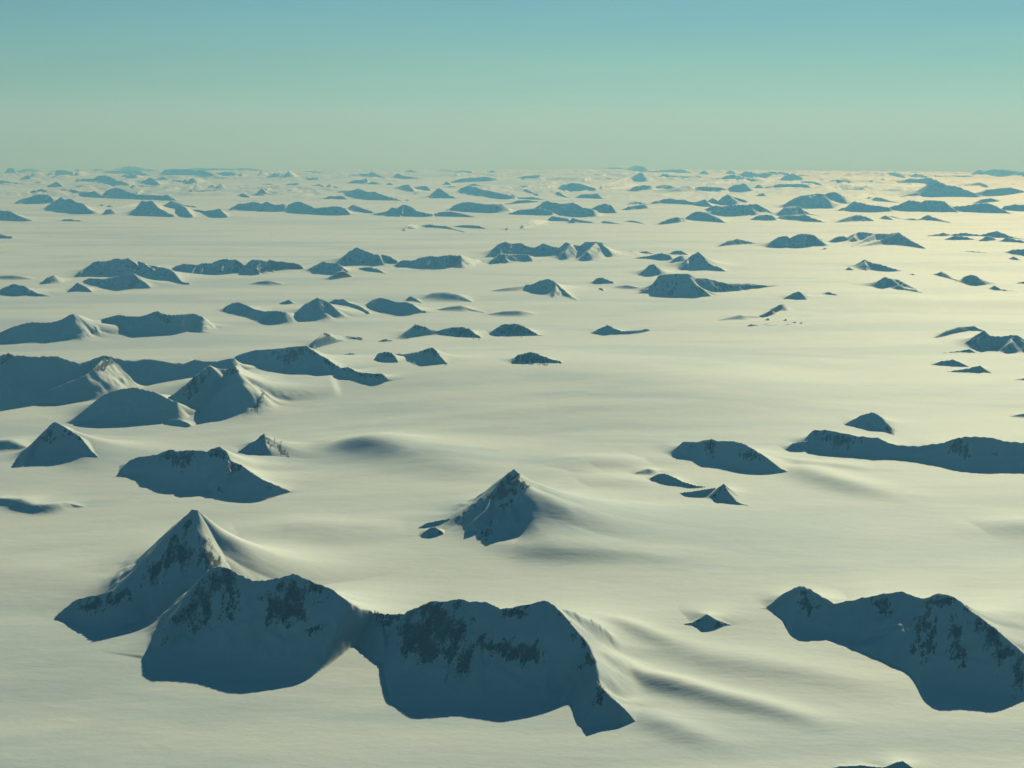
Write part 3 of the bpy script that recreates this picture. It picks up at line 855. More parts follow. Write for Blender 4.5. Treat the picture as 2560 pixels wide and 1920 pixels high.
    mt('L', '88,370 130,320 170,290 210,268 240,295 270,335 300,350 340,362 382,389', '95,377 130,383 230,386 310,388 382,391', 'steep pointed blue peak with a snowy side and low rocky tail', GM, ribs=['160,300,1.4 135,335,.9 100,372,.2'])
    hill('K', '1878,282 1900,262 1960,270 2000,262 2055,282', '1880,287 1960,276 2055,285', 'thin dark curl of rock, westernmost of a loose cluster', GM)
    hill('K', '1905,310 1960,300 2030,290 2100,273 2150,290 2172,318', '1910,313 2000,312 2100,327 2172,320', 'low dark ridge in front of a thin curl of rock', GM)
    hill('L', '18,283 70,260 110,260 152,287', '20,286 90,287 152,289', 'dark arch of rock behind the steep pointed peak', GM)
    hill('L', '-40,300 0,278 30,295 62,314', '-40,318 0,317 62,320', 'dark hump between the low ridge and the steep pointed peak', GM)
    hill('L', '35,340 60,310 100,290 165,286', '38,346 110,336 165,300', 'blue shadowed shoulder leaning on the steep pointed peak', GM)
    mt('K', '1003,307 1040,280 1080,235 1110,210 1140,203 1180,218 1235,213 1290,240 1320,240 1370,217 1420,232 1470,240 1510,210 1560,222 1600,235 1630,205 1680,203 1730,207 1770,245 1833,282', '1005,309 1060,302 1290,299 1330,303 1460,292 1500,311 1550,321 1640,319 1750,301 1833,284',
       'wide blue range of five soft summits in the centre distance', GM, ribs=['1540,225,2.2 1500,270,1.2 1470,300,.3', '1700,205,2.3 1640,270,1.2 1590,318,.1'], rough=.2)
    mt('K', '1045,346 1065,310 1100,280 1160,282 1280,285 1302,322', '1050,349 1150,336 1302,330', 'flat-topped dark slab in front of the five-summit range', GM)
    mt('K', '1318,304 1380,272 1420,265 1460,285 1512,326', '1322,306 1390,292 1440,302 1512,328', 'dark arched wedge in front of the five-summit range', GM)
    mt('K', '88,348 130,310 180,265 225,240 270,258 330,282 380,285 430,295 482,328', '95,356 200,359 320,356 440,356 482,331', 'tall blue tent-like mountain with a descending shoulder', GM, ribs=['360,288,1.2 330,320,.5 310,352,.1'])
    mt('K', '452,362 490,325 520,318 560,325 600,308 650,298 690,293 720,300 760,290 800,288 850,285 900,300 950,315 1013,324', '458,364 530,363 570,376 660,379 750,381 800,384 850,356 920,336 1013,326', 'serrated blue ridge with snow gullies trailing to a point', GM, jag=3, rough=.2)
    hill('K', '178,385 250,365 310,360 350,370 408,404', '184,389 280,389 350,399 408,405', 'low dark lens below the tall tent-like mountain', GM)
    mt('J', '1873,386 1920,360 1990,325 2020,335 2060,335 2110,365 2155,398', '1878,389 1930,406 1980,416 2050,410 2155,402', 'small twin-peaked blue hill with a streak of snow between', GM)
    hill('J', '1998,440 2050,395 2110,382 2160,412 2185,420', '1950,447 2000,450 2150,424 2185,422', 'frosty grey bump in front of the small twin-peaked hill', GM)
    mt('J', '1043,377 1080,355 1130,340 1210,350 1240,337 1300,338 1340,320 1380,310 1410,315 1450,312 1490,340 1515,352', '1058,387 1130,406 1200,413 1300,411 1400,409 1515,400', 'long blue ridge with diagonal snow ribs', GM, ribs=['1350,320,2.2 1310,350,1.4 1270,395,.3', '1220,345,1.6 1190,375,.9 1170,405,.1'], rough=.2)
    mt('J', '1505,350 1550,313 1600,320 1640,325 1660,315 1700,325 1780,330 1830,340 1873,374', '1490,406 1560,419 1640,411 1680,391 1780,389 1873,378', 'blue ridge flecked with white snow patches on its top', GM, rough=.28, jag=2.2)
    mt('J', '418,432 470,400 530,360 580,330 615,323 660,325 710,308 750,312 785,307 835,338', '420,434 520,418 560,425 640,428 720,424 820,402 835,395', 'highest blue mountain of its row, three blunt knobs on top', GM)
    mt('J', '832,345 860,322 910,345 970,360 1030,370 1060,385 1090,420 1115,452 1162,458', '838,412 880,430 960,450 1050,470 1110,479 1162,461', 'blue arm with a snowy ledge curving from the three-knobbed mountain', GM, ribs=['860,325,2.2 930,365,1.5 960,385,1.2'])
    mt('J', '508,446 550,430 600,432 640,437 700,420 760,412 820,400 845,445 862,482', '516,457 590,491 680,506 760,511 862,490', 'low crinkled blue foothill below the three-knobbed mountain', GM, ribs=['820,402,1.7 870,440,1.0 920,480,.3'], rough=.22)
    hill('J', '412,514 450,480 475,455 520,475 568,513', '418,516 500,519 568,516', 'small triangular hill at the foot of the three-knobbed mountain', GM)
    hill('J', '250,460 290,425 330,410 380,428 435,432', '262,470 320,461 435,442', 'small blue lump before the three-knobbed mountain starts', GM)
    mt('J', '-30,510 0,500 40,480 90,465 140,475 190,500 215,522', '-30,525 0,530 50,551 110,541 215,530', 'dark rounded hill close to the edge with a curved snow apron', GM, ribs=['180,495,.9 230,520,.5 300,535,.2'])
    mound('J', '-60,425 0,415 90,413 190,430', '-60,440 0,440 90,442 190,438', 'pale grey bank of snow above the dark rounded edge hill', GS, cf=1.4)
    mound('J', '1530,467 1600,450 1650,445 1730,464', '1530,470 1600,472 1660,475 1730,470', 'dim isolated grey ripple in open snow', GS, cf=1.3)
    # --- fourth row, sunward
    mt('L', '322,239 360,215 400,195 450,187 500,200 582,218', '326,241 420,227 520,224 582,220', 'low lens-shaped dark hill alone before a larger pair', GM)
    mt('L', '622,242 660,205 700,178 750,168 772,186 800,170 840,157 880,155 920,165 960,190 1004,212', '630,244 720,246 790,251 850,249 950,226 1004,214', 'round-backed blue mountain split by one thin snow line', GM, ribs=['772,186,2.0 745,215,1.1 728,243,.1'])
    mt('L', '1008,212 1050,180 1090,168 1120,178 1160,160 1200,145 1250,150 1290,155 1340,155 1390,158 1440,147 1480,175 1530,205 1570,225 1604,243', '1013,219 1100,217 1160,205 1220,196 1290,200 1370,207 1400,236 1480,241 1604,245', 'blue range with two snowy troughs and a cone at its sunward end', GM, ribs=['1180,152,1.9 1165,180,1.2', '1290,157,1.7 1220,195,.8 1160,230,.3', '1430,152,2.1 1330,195,.9 1200,232,.2'])
    knob('L', '960,258 990,240 1003,247', '962,260 1003,251', 'tiny tip in front of the range with snowy troughs', GO)
    mt('L', '1585,173 1680,160 1710,150 1760,162 1810,155 1850,150 1900,160 1950,162 2000,150 2045,140 2100,160 2150,180 2220,190', '1588,175 1750,172 1850,172 1950,177 2060,182 2220,196', 'long low blue ridge with one small cone, by the bright glare', GM)
    hill('L', '1725,192 1780,170 1830,172 1870,178 1905,190', '1728,196 1810,199 1905,196', 'low dark lobe in front of the low ridge by the glare', GM)
    hill('L', '1938,198 1980,170 2010,174 2038,190', '1940,203 1985,207 2038,196', 'round dark lobe below the small cone by the glare', GM)
    hill('L', '2055,204 2110,178 2150,190 2212,200 2270,212', '2060,208 2130,210 2212,217 2270,216', 'dark lobe at the frame edge below the low ridge by the glare', GM)
    mt('L', '2088,270 2140,255 2212,250 2300,250 2360,270', '2096,274 2160,287 2212,300 2360,300', 'flat dark hill half out of view at the edge', GM)
    hill('L', '2108,312 2150,295 2195,322', '2110,313 2195,324', 'little dark hump under the flat half-hidden hill', GM)
    knob('L', '1825,264 1900,264 1975,273', '1828,267 1975,277', 'thin dark line of rock in front of the flat half-hidden hill', GO)
    mt('L', '1150,362 1180,345 1230,315 1280,335 1330,345 1380,362 1475,386', '1160,364 1200,362 1240,386 1320,391 1475,388', 'dark triangular hill with a white notch and a long ramp', GM, ribs=['1232,318,1.8 1243,350,1.0 1245,382,.1'])
    knob('L', '1122,377 1135,362 1168,380', '1124,381 1168,384', 'dark pebble of rock at the toe of the triangular ramp hill', GO)
    knob('L', '1485,407 1530,402 1552,416', '1488,408 1530,408 1552,419', 'small dark dash between the ramp hill and the sharp twin', GO)
    mt('L', '1288,476 1320,445 1360,420 1400,435 1435,468', '1295,486 1330,501 1400,486 1435,470', 'grey-blue peak with a smooth snow slope down its sunny side', GM, ribs=['1400,430,1.6 1450,442,1.1 1500,470,.6 1560,498,.2'])
    hill('L', '1398,490 1440,470 1480,490 1540,500 1590,518', '1405,496 1500,511 1590,523', 'ragged low rocks at the foot of the grey-blue peak', GM)
    mt('L', '1633,411 1670,400 1705,388 1740,405 1770,430 1804,441', '1636,413 1700,407 1730,441 1804,444', 'small sharp peak with a thin wing of rock to one side', GM)
    mt('L', '1815,441 1850,418 1890,407 1920,415 1950,445 1995,469', '1825,446 1850,476 1900,479 1995,471', 'rounded dark cap with a bright rim of snow', GM)
    hill('L', '1998,492 2030,475 2080,500 2130,506 2175,510', '2005,499 2050,509 2175,513', 'ragged dark rock trailing below the rounded dark cap', GM)
    hill('L', '2158,463 2200,450 2260,452', '2160,465 2260,466', 'dark tip entering at the edge beyond the rounded cap', GM)
    # --- far rows
    def far(*a, **k):
        k = {'jag': 1.7, 'cf': 1.0, 'cb': 1.5, **k}
        return hill(*a, **k)


    mt('M', '8,412 90,385 150,365 200,350 250,345 290,325 340,318 400,320 440,350 462,372', '10,416 110,406 220,396 270,413 330,409 420,396 462,376', 'blue mountain with a blunt square top, partner to a twin-horned one', GM)
    mt('M', '368,432 420,400 470,370 510,342 540,360 580,355 630,380 690,395 740,440 790,462 865,468', '385,452 450,481 560,486 700,486 865,482', 'twin-horned blue mountain with a long sloping side', GM)
    mt('M', '-40,460 0,455 40,452 90,460 130,485 200,515 295,542', '-40,540 0,541 100,549 200,549 295,545', 'blue wedge cut by the edge, lower end of a distant row', GM)
    hill('M', '485,542 560,525 620,530 725,548', '488,546 600,548 725,551', 'long faint sliver in front of the twin-horned mountain', GM)
    hill('M', '-60,665 0,655 60,665 98,672', '-60,690 0,692 98,696', 'dark blue sliver at the edge on the wide empty snow', GM)
    knob('M', '392,677 415,671 445,676', '392,679 445,679', 'lone tiny dash of rock on the wide empty snow', GO)
    hill('M', '862,484 890,445 930,440 965,475', '868,491 965,492', 'small squat block between two blue mountains, snow beside it', GM)
    knob('M', '826,417 855,403 885,414', '828,418 885,417', 'small dark dot behind the squat block', GO)
    hill('M', '882,428 910,410 955,424', '884,430 955,430', 'low blue sliver above the squat block', GM)
    hill('M', '975,433 1050,415 1100,395 1155,392', '980,438 1050,432 1155,408', 'thin blue ridge climbing to the trapezoid mountain', GM)
    mt('M', '1080,492 1120,450 1150,420 1190,370 1230,372 1270,370 1310,410 1340,440 1400,470 1455,492', '1085,497 1130,504 1300,509 1455,513', 'trapezoid blue mountain with a flat narrow top', GM, cf=1.0)
    mt('M', '1308,392 1380,405 1440,372 1490,400 1550,425 1590,475 1635,514', '1345,440 1440,490 1460,511 1550,516 1635,517', 'pointed blue peak leaning over a snowy bowl', GM, ribs=['1550,425,1.9 1580,460,1.1'])
    mt('M', '1575,442 1650,450 1720,458 1780,450 1840,440 1880,480 1925,517', '1615,472 1680,501 1760,516 1925,520', 'low blue ridge with an upturned end and white edge', GM)
    hill('M', '1450,372 1500,392 1540,410 1620,415 1675,437', '1460,390 1540,422 1675,442', 'thin dark arm behind the pointed peak', GM)
    far('M', '888,290 940,270 980,262 1030,280 1080,300 1140,318 1200,322 1270,322 1340,330 1400,320 1450,350 1495,382', '908,352 1000,363 1100,368 1300,369 1400,369 1495,386', 'long blue hill sagging like a saddle with one small horn', GF)
    far('M', '455,282 560,278 620,280 680,300 740,300 800,295 850,330 905,347', '475,291 600,301 690,347 780,352 905,350', 'low grey-blue bank in front of the saddle-backed far hill', GF)
    far('M', '823,274 850,258 882,276', '825,279 882,280', 'small pointed tip above the saddle-backed far hill', GF)
    far('M', '1147,300 1190,275 1222,301', '1150,304 1222,305', 'small cone on snow above the saddle-backed far hill', GF)
    far('M', '577,218 660,180 720,185 770,190 830,165 880,158 930,175 980,205 1040,215 1114,251', '588,227 700,222 820,242 950,249 1114,253', 'wide blue far hill with a pointed middle and drooping tail', GF)
    far('M', '-40,205 0,200 60,210 140,220 220,230 280,225 330,205 372,222', '-40,235 0,232 100,247 230,252 372,250', 'long low far wall at the edge ending in a lit cone', GF)
    far('M', '405,243 470,212 495,225 525,248', '408,262 525,263', 'blunt far block just past the long low far wall', GF)
    far('M', '596,263 630,243 705,277', '600,275 705,279', 'small humped far hill with a low tail', GF)
    far('M', '210,304 300,290 345,272 395,288', '220,312 345,322 395,312', 'far lit cone in front of the long low far wall', GF)
    far('M', '1172,228 1220,200 1260,175 1310,210 1345,238', '1178,230 1250,244 1345,245', 'symmetric far pyramid with a snowy skirt', GF)
    far('M', '1295,190 1370,172 1420,200 1500,200 1600,185 1680,185 1725,218', '1325,212 1500,222 1600,237 1725,224', 'long far ridge beginning at the symmetric far pyramid', GF)
    far('M', '1600,286 1650,232 1695,283', '1603,289 1695,290', 'bright-sided far tooth of snow and rock', GF)
    far('M', '1728,264 1780,240 1815,268', '1730,270 1815,272', 'middle one of three far teeth in a row', GF)
    far('M', '1806,258 1850,225 1905,269', '1810,271 1905,272', 'blunt last one of three far teeth in a row', GF)
    far('M', '1975,328 2040,310 2085,332', '1978,340 2085,342', 'pale far drift-like hill, first of two alike', GF)
    far('M', '2095,328 2160,310 2212,320', '2098,336 2212,336', 'pale far drift-like hill, second of two alike', GF)
    far('N', '10,305 30,285 50,265 62,280 78,305', '0,330 60,330 78,318', 'tiny bright far peak next to two drift-like hills', GF)
    far('N', '85,272 105,262 150,284', '88,276 150,288', 'low far fleck beside the tiny bright far peak', GF)
    mt('M', '1888,457 1950,420 2000,395 2060,395 2120,380 2200,395 |N 85,380 130,400 180,405 240,400 248,440', '1898,461 2050,456 2150,466 |N 50,471 180,469 248,462', 'blue range with three tops ending at a white snow chute', GM)
    mt('N', '270,405 320,383 370,383 420,400 480,432 560,428 630,422 690,418 740,435 780,470 792,496', '296,470 340,491 500,496 700,498 792,498', 'long sheer blue wall starting beside a white snow chute', GM, cf=1.0)
    hill('N', '775,428 815,405 860,425 920,445 1005,469', '788,442 850,476 900,491 1005,472', 'frosted blue hill with a white scar on its near end', GM, rough=.25)
    hill('N', '962,487 1050,470 1100,460 1140,425 1180,440 1214,507', '968,493 1100,506 1214,511', 'blue fin-like hill with a steep white-edged end', GM)
    mt('N', '1172,437 1240,403 1290,420 1350,455 1410,475 1475,482', '1240,508 1340,511 1475,510', 'blue hill with a white snow gash beside the fin-like one', GM)
    mt('N', '1475,500 1500,470 1560,452 1620,440 1660,410 1720,390 1780,380 1840,390 1900,400 1950,402 2000,400 2070,398 2095,430 2145,441', '1515,471 1640,458 1740,471 1850,481 2000,476 2145,461', 'broad rounded blue mountain over a scalloped snow shelf', GM)
    hill('N', '1470,492 1550,465 1620,460 1700,475 1770,490 1855,513', '1476,506 1600,509 1855,515', 'low dark foothill of the broad rounded blue mountain', GM)
    mt('N', '1187,637 1240,600 1285,568 1330,575 1400,575 1460,570 1520,580 1590,585 1660,610 1745,628', '1190,639 1270,627 1340,597 1400,587 1480,602 1560,612 1660,627 1745,630', 'thin curved dark ridge flecked white on open snow', GM, rough=.2)
    hill('N', '1635,592 1720,577 1790,575 1860,580 1945,611', '1640,594 1720,601 1850,609 1945,613', 'low dark lens overlapping the thin curved dark ridge', GM)
    mt('O', '-95,619 -50,600 0,575 60,575 110,570 150,540 200,530 250,535 295,541', '-92,621 0,619 60,613 120,596 180,577 295,552', 'dark ridge climbing gently along the snow edge', GM)
    hill('O', '298,532 340,500 400,510 460,520 484,540', '308,541 380,549 484,547', 'blue hump beside a small white notch, second from the climbing ridge', GM)
    hill('O', '466,557 510,515 560,530 640,545 725,563', '478,563 600,561 725,566', 'pointed dark hill with a long tapering tail', GM)
    hill('O', '742,557 770,540 830,550 915,566', '745,560 850,572 915,569', 'small dark tapering hill, third in a broken line', GM)
    hill('O', '936,547 980,533 1040,540 1090,560 1140,576', '950,551 1050,562 1140,579', 'small dark humped hill at the end of a broken line', GM)
    mt('O', '1196,580 1250,550 1310,525 1370,510 1440,508', '1200,581 1300,573 1410,556 1440,540', 'dark ridge sloping up to a snow-streaked crest', GM)
    mt('O', '1436,532 1490,490 1520,470 1570,462 1620,468 1680,495 1740,525 1805,561', '1446,536 1560,546 1700,556 1805,563', 'dark rounded hill with a white line along its crest', GM)
    hill('O', '-65,492 0,470 60,450 150,440 250,435 330,465', '-60,488 100,496 330,501', 'broad pale blue apron below a dark twin-humped mountain', GM)
    mt('O', '190,430 250,395 290,370 340,385 400,398 450,395 510,385 550,410 600,430 660,440 705,452', '330,482 400,501 500,513 640,516 705,490', 'dark twin-humped mountain, blackest of the distant row', GM)
    far('O', '-70,395 0,385 60,365 130,365 190,375 275,373', '-70,412 60,400 275,385', 'thin blue ridge above the dark twin-humped mountain', GF)
    far('O', '-60,330 0,320 60,345 180,340 275,362', '-60,350 60,362 275,368', 'blue far bank trailing behind the twin-humped mountain', GF)
    hill('O', '665,442 720,410 780,395 830,410 875,470', '675,490 800,491 875,480', 'blue slope joined to the sunward side of the twin-humped mountain', GM)
    hill('O', '895,417 960,390 1040,370 1090,390 1145,406', '905,422 1040,402 1145,412', 'blue hill with streaked snow, first of a stepped pair', GM)
    hill('O', '915,452 980,420 1050,405 1120,405 1155,432', '925,454 1050,452 1155,438', 'blue hill lower and nearer of a stepped pair', GM)
    mt('O', '1146,402 1200,372 1260,360 1330,352 1380,365 1440,360 1480,380 1540,385 1620,360 1650,400 1705,432', '1155,407 1240,397 1330,397 1400,407 1500,417 1620,420 1705,436', 'long blue mountain shelf with a bright snow terrace beneath', GM)
    mt('O', '1620,385 1680,350 1730,375 1770,340 1810,318 1860,340 1930,360 2005,386', '1645,402 1740,422 1820,412 1900,402 2005,389', 'high pale peak with a white flank, tallest of the distant row', GM, ribs=['1812,320,3.6 1850,345,2.6 1890,385,1.0'])
    mt('O', '1625,440 1700,412 1760,420 1830,410 1900,405 2000,400 2050,398 2110,430 2160,460 2216,491', '1622,462 1700,491 1800,516 1880,516 1900,501 2050,496 2150,487 2216,494', 'wide blue mountain under the high pale peak', GM)
    hill('O', '1996,532 2050,500 2100,490 2160,495 2205,522', '2005,537 2100,541 2205,541', 'dark hill with a thin wing before the wide blue mountain', GM)
    far('O', '400,268 440,235 500,222 560,225 620,245 695,266', '408,277 480,291 600,286 695,286', 'smooth far blue whale-shaped hill', GF)
    far('O', '695,262 780,230 860,215 920,190 980,175 1035,232', '700,286 850,277 960,247 1035,242', 'long far blue slope rising from the whale-shaped hill', GF)
    far('O', '730,213 800,178 860,195 925,192', '735,217 860,214 925,207', 'pointed far hill behind the long far slope', GF)
    far('O', '995,193 1040,150 1080,135 1120,160 1185,191', '1015,211 1090,221 1185,203', 'dark far dome under the tallest hill on the skyline', GF)
    far('O', '965,287 1040,250 1100,238 1170,245 1235,282', '970,291 1100,297 1235,287', 'smooth oval far hill with a low tip at one end', GF)
    far('O', '1206,252 1270,238 1330,245 1405,277', '1215,270 1310,285 1405,287', 'far blue bank ending at a bright white patch', GF)
    far('O', '1496,267 1570,255 1650,252 1750,260 1805,272', '1506,287 1650,302 1805,292', 'far blue bank starting past a bright white patch', GF)
    far('O', '1806,268 1860,240 1910,235 1945,225 1965,240 2005,282', '1815,295 1900,297 2005,297', 'far blue hill with a knobbed top', GF)
    far('O', '85,290 120,272 160,295 218,319', '95,302 150,323 218,323', 'far blue comma-shaped hill with lit toe', GF)
    far('O', '525,348 580,318 640,315 710,313 740,335 780,356', '530,352 660,358 780,359', 'far flat-topped blue hill on bright snow', GF)
    far('O', '365,307 390,292 440,330 494,353', '370,322 420,346 494,355', 'far white-sided cone beside the flat-topped blue hill', GF)
    far('O', '2035,332 2100,305 2145,332', '2038,337 2145,337', 'far low wedge near the high pale peak', GF)
    far('O', '2025,262 2065,235 2105,258', '2030,266 2105,264', 'far small gable-shaped hill', GF)
    mound('O', '1392,285 1415,262 1450,248 1490,255 1520,282', '1392,287 1450,289 1520,287', 'bright white sunlit dome between two far blue banks', GS, cb=.8, cf=2.6)  # snow dome added in place of a sunlit patch of fog
    far('O', '14,187 110,165 180,160 230,155 290,186', '60,192 120,194 290,191', 'flat far island of blue on pale snow', GF)
    far('O', '595,192 640,175 695,196', '600,201 695,202', 'far small oval hill above the whale-shaped one', GF)
    far('O', '1216,177 1270,145 1330,160 1400,165 1500,165 1560,160 1604,186', '1225,179 1400,192 1604,190', 'long far blue island with one rounded end', GF)
    far('O', '636,118 760,98 860,92 935,96', '640,122 935,122', 'flat skyline hill before the tallest one', GF)
    far('O', '955,108 1020,85 1070,80 1120,95 1155,132', '965,132 1155,140', 'tallest rounded hill on the skyline', GF)
    far('O', '1146,127 1250,115 1350,108 1430,110 1494,131', '1150,142 1494,143', 'flat-topped skyline hill after the tallest one', GF)
    far('O', '1566,142 1610,115 1655,147', '1570,156 1655,157', 'pointed cone on the skyline past the flat-topped hill', GF)
    far('O', '1755,182 1800,160 1860,150 1905,191', '1760,203 1860,208 1905,200', 'far double-rounded hill below the skyline', GF)
    far('O', '1795,137 1830,115 1865,132', '1800,150 1865,151', 'small skyline bump above the double-rounded hill', GF)
    far('O', '1886,162 1960,125 2050,140 2130,135 2215,150', '1890,180 2050,184 2215,180', 'long ragged skyline ridge of pale blue', GF)
    far('O', '475,147 550,125 600,135 665,143', '480,151 665,152', 'faint skyline swell, lowest of its neighbours', GF)
    far('P', '54,253 170,232 290,230 380,230 425,262', '66,263 250,269 425,269', 'far long flat blue hill with a lit end', GF)
    far('P', '165,198 210,160 280,140 330,165 365,191', '185,206 280,209 365,203', 'far blunt pyramid hill rising from pale snow', GF)
    far('P', '330,150 420,165 500,185 555,207', '340,175 450,195 555,210', 'far blue slope falling from the blunt pyramid hill', GF)
    far('P', '335,217 420,205 500,225 555,251', '345,232 450,245 555,253', 'far thin slope above the long flat blue hill', GF)
    far('P', '555,222 600,200 700,195 780,210 865,206', '560,227 700,230 865,222', 'far ragged blue bank in front of bright haze', GF)
    far('P', '525,182 620,175 700,185 785,207', '530,190 650,200 785,212', 'far thin blue line above the ragged blue bank', GF)
    mt('P', '185,432 230,385 290,352 340,332 420,322 490,312 540,315 600,300 640,302 690,330 765,371', '190,434 350,442 500,442 640,424 765,386', 'snowy round mountain, half lit, with two soft tops', GM, cf=1.8, rough=.2)
    hill('P', '876,358 915,338 955,352', '880,360 955,358', 'small twin bump of dark rock on a snow rise', GM)
    hill('P', '930,366 970,340 1020,350 1080,370 1185,391', '935,372 1000,382 1185,396', 'thin dark crest trailing along a snow rise', GM)
    mt('P', '150,482 200,430 250,420 330,420 370,455 430,482 515,501', '170,502 300,497 380,490 515,505', 'blue mountain with a thin bright tail below the half-lit one', GM)
    mt('P', '165,502 240,492 300,495 380,490 450,520 556,556', '180,530 290,545 400,551 556,559', 'dark blue foothill, pointed tail lying on bright snow', GM)
    hill('P', '-10,512 60,485 110,500 134,536', '0,541 134,542', 'small dark block next to the pointed-tail foothill', GM)
    mt('P', '630,455 720,425 790,375 850,390 900,405 1000,415 1085,426', '650,458 800,471 950,476 1085,467', 'blue mountain with a sharp step and a low long deck', GM)
    mt('P', '1078,428 1160,405 1210,385 1250,368 1310,375 1350,382 1400,368 1470,370 1540,375 1600,430 1655,466', '1088,457 1200,466 1450,471 1655,472', 'blue mountain with cloud-white snow across its top', GM, rough=.22)
    mt('P', '1605,422 1700,415 1780,405 1850,393 1920,395 1980,420 2040,450 2105,481', '1655,467 1800,476 1950,480 2105,484', 'smooth blue mountain by the edge with one thin snow rib', GM, ribs=['1925,398,2.4 1970,430,1.4 2010,460,.5'])
    hill('P', '2045,418 2130,402 2212,408 2280,412', '2055,461 2212,467 2280,466', 'blue block at the very edge of the distant row', GM)
    hill('P', '1770,398 1860,360 1930,350 2005,368', '1780,402 1900,392 2005,380', 'half-lit snowy crest behind the smooth blue edge mountain', GM, cf=1.7)
    mt('P', '606,562 680,530 740,505 800,492 850,495 910,515 955,541', '610,564 720,552 850,549 955,545', 'dark round lens-like hill on the glare-lit snow', GM)
    hill('P', '994,522 1050,495 1080,510 1124,534', '998,524 1080,537 1124,537', 'small dark cap, middle of three on the glare-lit snow', GM)
    hill('P', '1055,496 1130,507 1200,525 1270,520 1334,531', '1065,502 1200,535 1334,541', 'thin dark wave of rock joining two caps', GM)
    mt('P', '1334,533 1370,505 1410,490 1460,510 1530,535 1615,561', '1342,537 1480,547 1615,564', 'dark pointed cap ending the three on glare-lit snow', GM)
    mt('P', '1175,338 1270,312 1340,305 1380,270 1430,215 1460,195 1490,205 1560,240 1640,250 1720,280 1805,312', '1180,338 1300,338 1450,347 1600,350 1720,347 1805,338', 'great pale blue mountain near the edge, largest in the far band', GF)
    far('P', '1205,205 1260,180 1330,188 1400,178 1440,180', '1210,225 1300,230 1440,235', 'far shoulder hill behind the great pale blue mountain', GF)
    far('P', '1645,253 1740,230 1840,215 1895,237', '1650,256 1780,260 1895,250', 'far sloping hill between the great mountain and the edge', GF)
    far('P', '1755,332 1830,300 1900,280 2000,268 2100,262 2216,290', '1790,337 1950,342 2100,322 2216,307', 'far blue wedge rising to the edge past the great mountain', GF)
    far('P', '1785,134 1830,112 1890,125 1940,108 2040,108 2100,120 2160,130 2230,125', '1795,172 2000,192 2230,192', 'blocky pale blue massif on the skyline at the edge', GF)
    far('P', '1004,158 1070,138 1140,130 1200,160 1235,182', '1010,172 1120,178 1235,186', 'pale skyline hill with lit creases', GF)
    far('P', '515,153 560,137 604,152', '520,157 604,157', 'lone small skyline bump over bright haze', GF)
    far('P', '715,152 750,143 785,146', '718,155 785,156', 'flat skyline fleck past the lone small bump', GF)
    far('P', '945,153 970,140 1004,150', '948,157 1004,157', 'small skyline fleck before the creased pale hill', GF)
    far('P', '1236,168 1310,145 1395,167', '1240,180 1395,182', 'round pale skyline hill above the far shoulder', GF)
    far('P', '1395,153 1480,162 1600,165 1745,161', '1400,176 1600,180 1745,177', 'long thin pale skyline strip', GF)
    far('P', '-40,145 0,138 80,125 180,128 235,141', '-40,176 100,182 235,178', 'broad pale skyline rise above the blunt pyramid hill', GF)
    far('M', '35,155 70,95 110,100 145,143', '40,159 145,161', 'steep-sided pale stump on the skyline near the edge', GF)
    far('M', '165,193 230,155 252,172', '168,200 252,201', 'small far wedge with a white end', GF)
    far('M', '246,176 280,130 330,128 362,152', '250,180 362,182', 'far block with a white-edged side', GF)
    far('M', '140,118 200,104 250,100 335,117', '145,128 335,128', 'faint flat skyline hill past the steep stump', GF)
    far('M', '395,162 450,110 520,110 604,132', '400,166 604,168', 'broad pale skyline block, twin-cornered', GF)
    far('M', '585,167 640,125 700,130 765,152', '590,172 765,170', 'pale far wedge with a lit foot', GF)
    far('M', '630,110 800,98 950,90 1080,80 1160,90 1230,110 1325,117', '640,118 900,124 1100,130 1325,140', 'very long low plateau on the skyline', GF)
    far('M', '825,143 900,122 1000,120 1100,115 1180,130 1265,162', '830,150 1000,160 1265,172', 'pale hills with bright facets under the long plateau', GF)
    far('M', '995,172 1090,140 1180,165 1235,186', '1000,180 1100,190 1235,190', 'far oval hill with white streak on top', GF)
    far('M', '1335,164 1380,110 1480,105 1600,110 1700,120 1805,146', '1340,171 1500,180 1805,177', 'wide flat pale blue tableland below the skyline', GF)
    far('M', '1595,100 1800,95 1950,100 2060,95 2150,105 2216,120', '1600,118 1950,122 2216,130', 'faint long skyline ridge beyond the tableland', GF)
    far('M', '1775,143 1900,130 2000,140 2085,162', '1780,172 1950,180 2085,178', 'pale sloping far bank at the end of the tableland', GF)
    far('M', '2115,167 2212,122 |N 40,120 110,137', '2120,171 |N 110,160', 'small pale skyline hump with a darker top', GF)
    far('N', '70,182 150,140 230,140 280,118 330,150 365,166', '75,186 230,188 365,178', 'pale far hill of three humps in a cluster', GF)
    far('N', '355,142 440,120 530,130 675,131', '360,146 675,148', 'thin skyline hill tapering away', GF)
    far('N', '265,192 380,178 515,181', '270,195 515,194', 'long flat far lens on pale snow', GF)
    far('N', '715,180 760,150 840,140 945,146', '720,179 945,179', 'pale far wedge with a bright break', GF)
    far('N', '925,157 970,125 1010,150 1105,186', '930,175 1105,196', 'far pointed hill sloping to a tail', GF)
    far('N', '1140,168 1190,138 1250,160 1330,170 1415,192', '1145,195 1415,197', 'far wedge hill with a low tail, centre of the band', GF)
    far('N', '1225,132 1290,112 1345,131', '1230,138 1345,138', 'rounded pale hump on the skyline, centre', GF)
    far('N', '1485,132 1560,110 1625,126', '1490,136 1625,136', 'tiny pale cone on the skyline, centre', GF)
    far('N', '1635,137 1700,122 1805,121', '1640,143 1805,144', 'ragged pale skyline strip after the tiny cone', GF)
    far('N', '1926,137 1980,115 2020,139', '1930,146 2020,146', 'blunt blue skyline knob', GF)
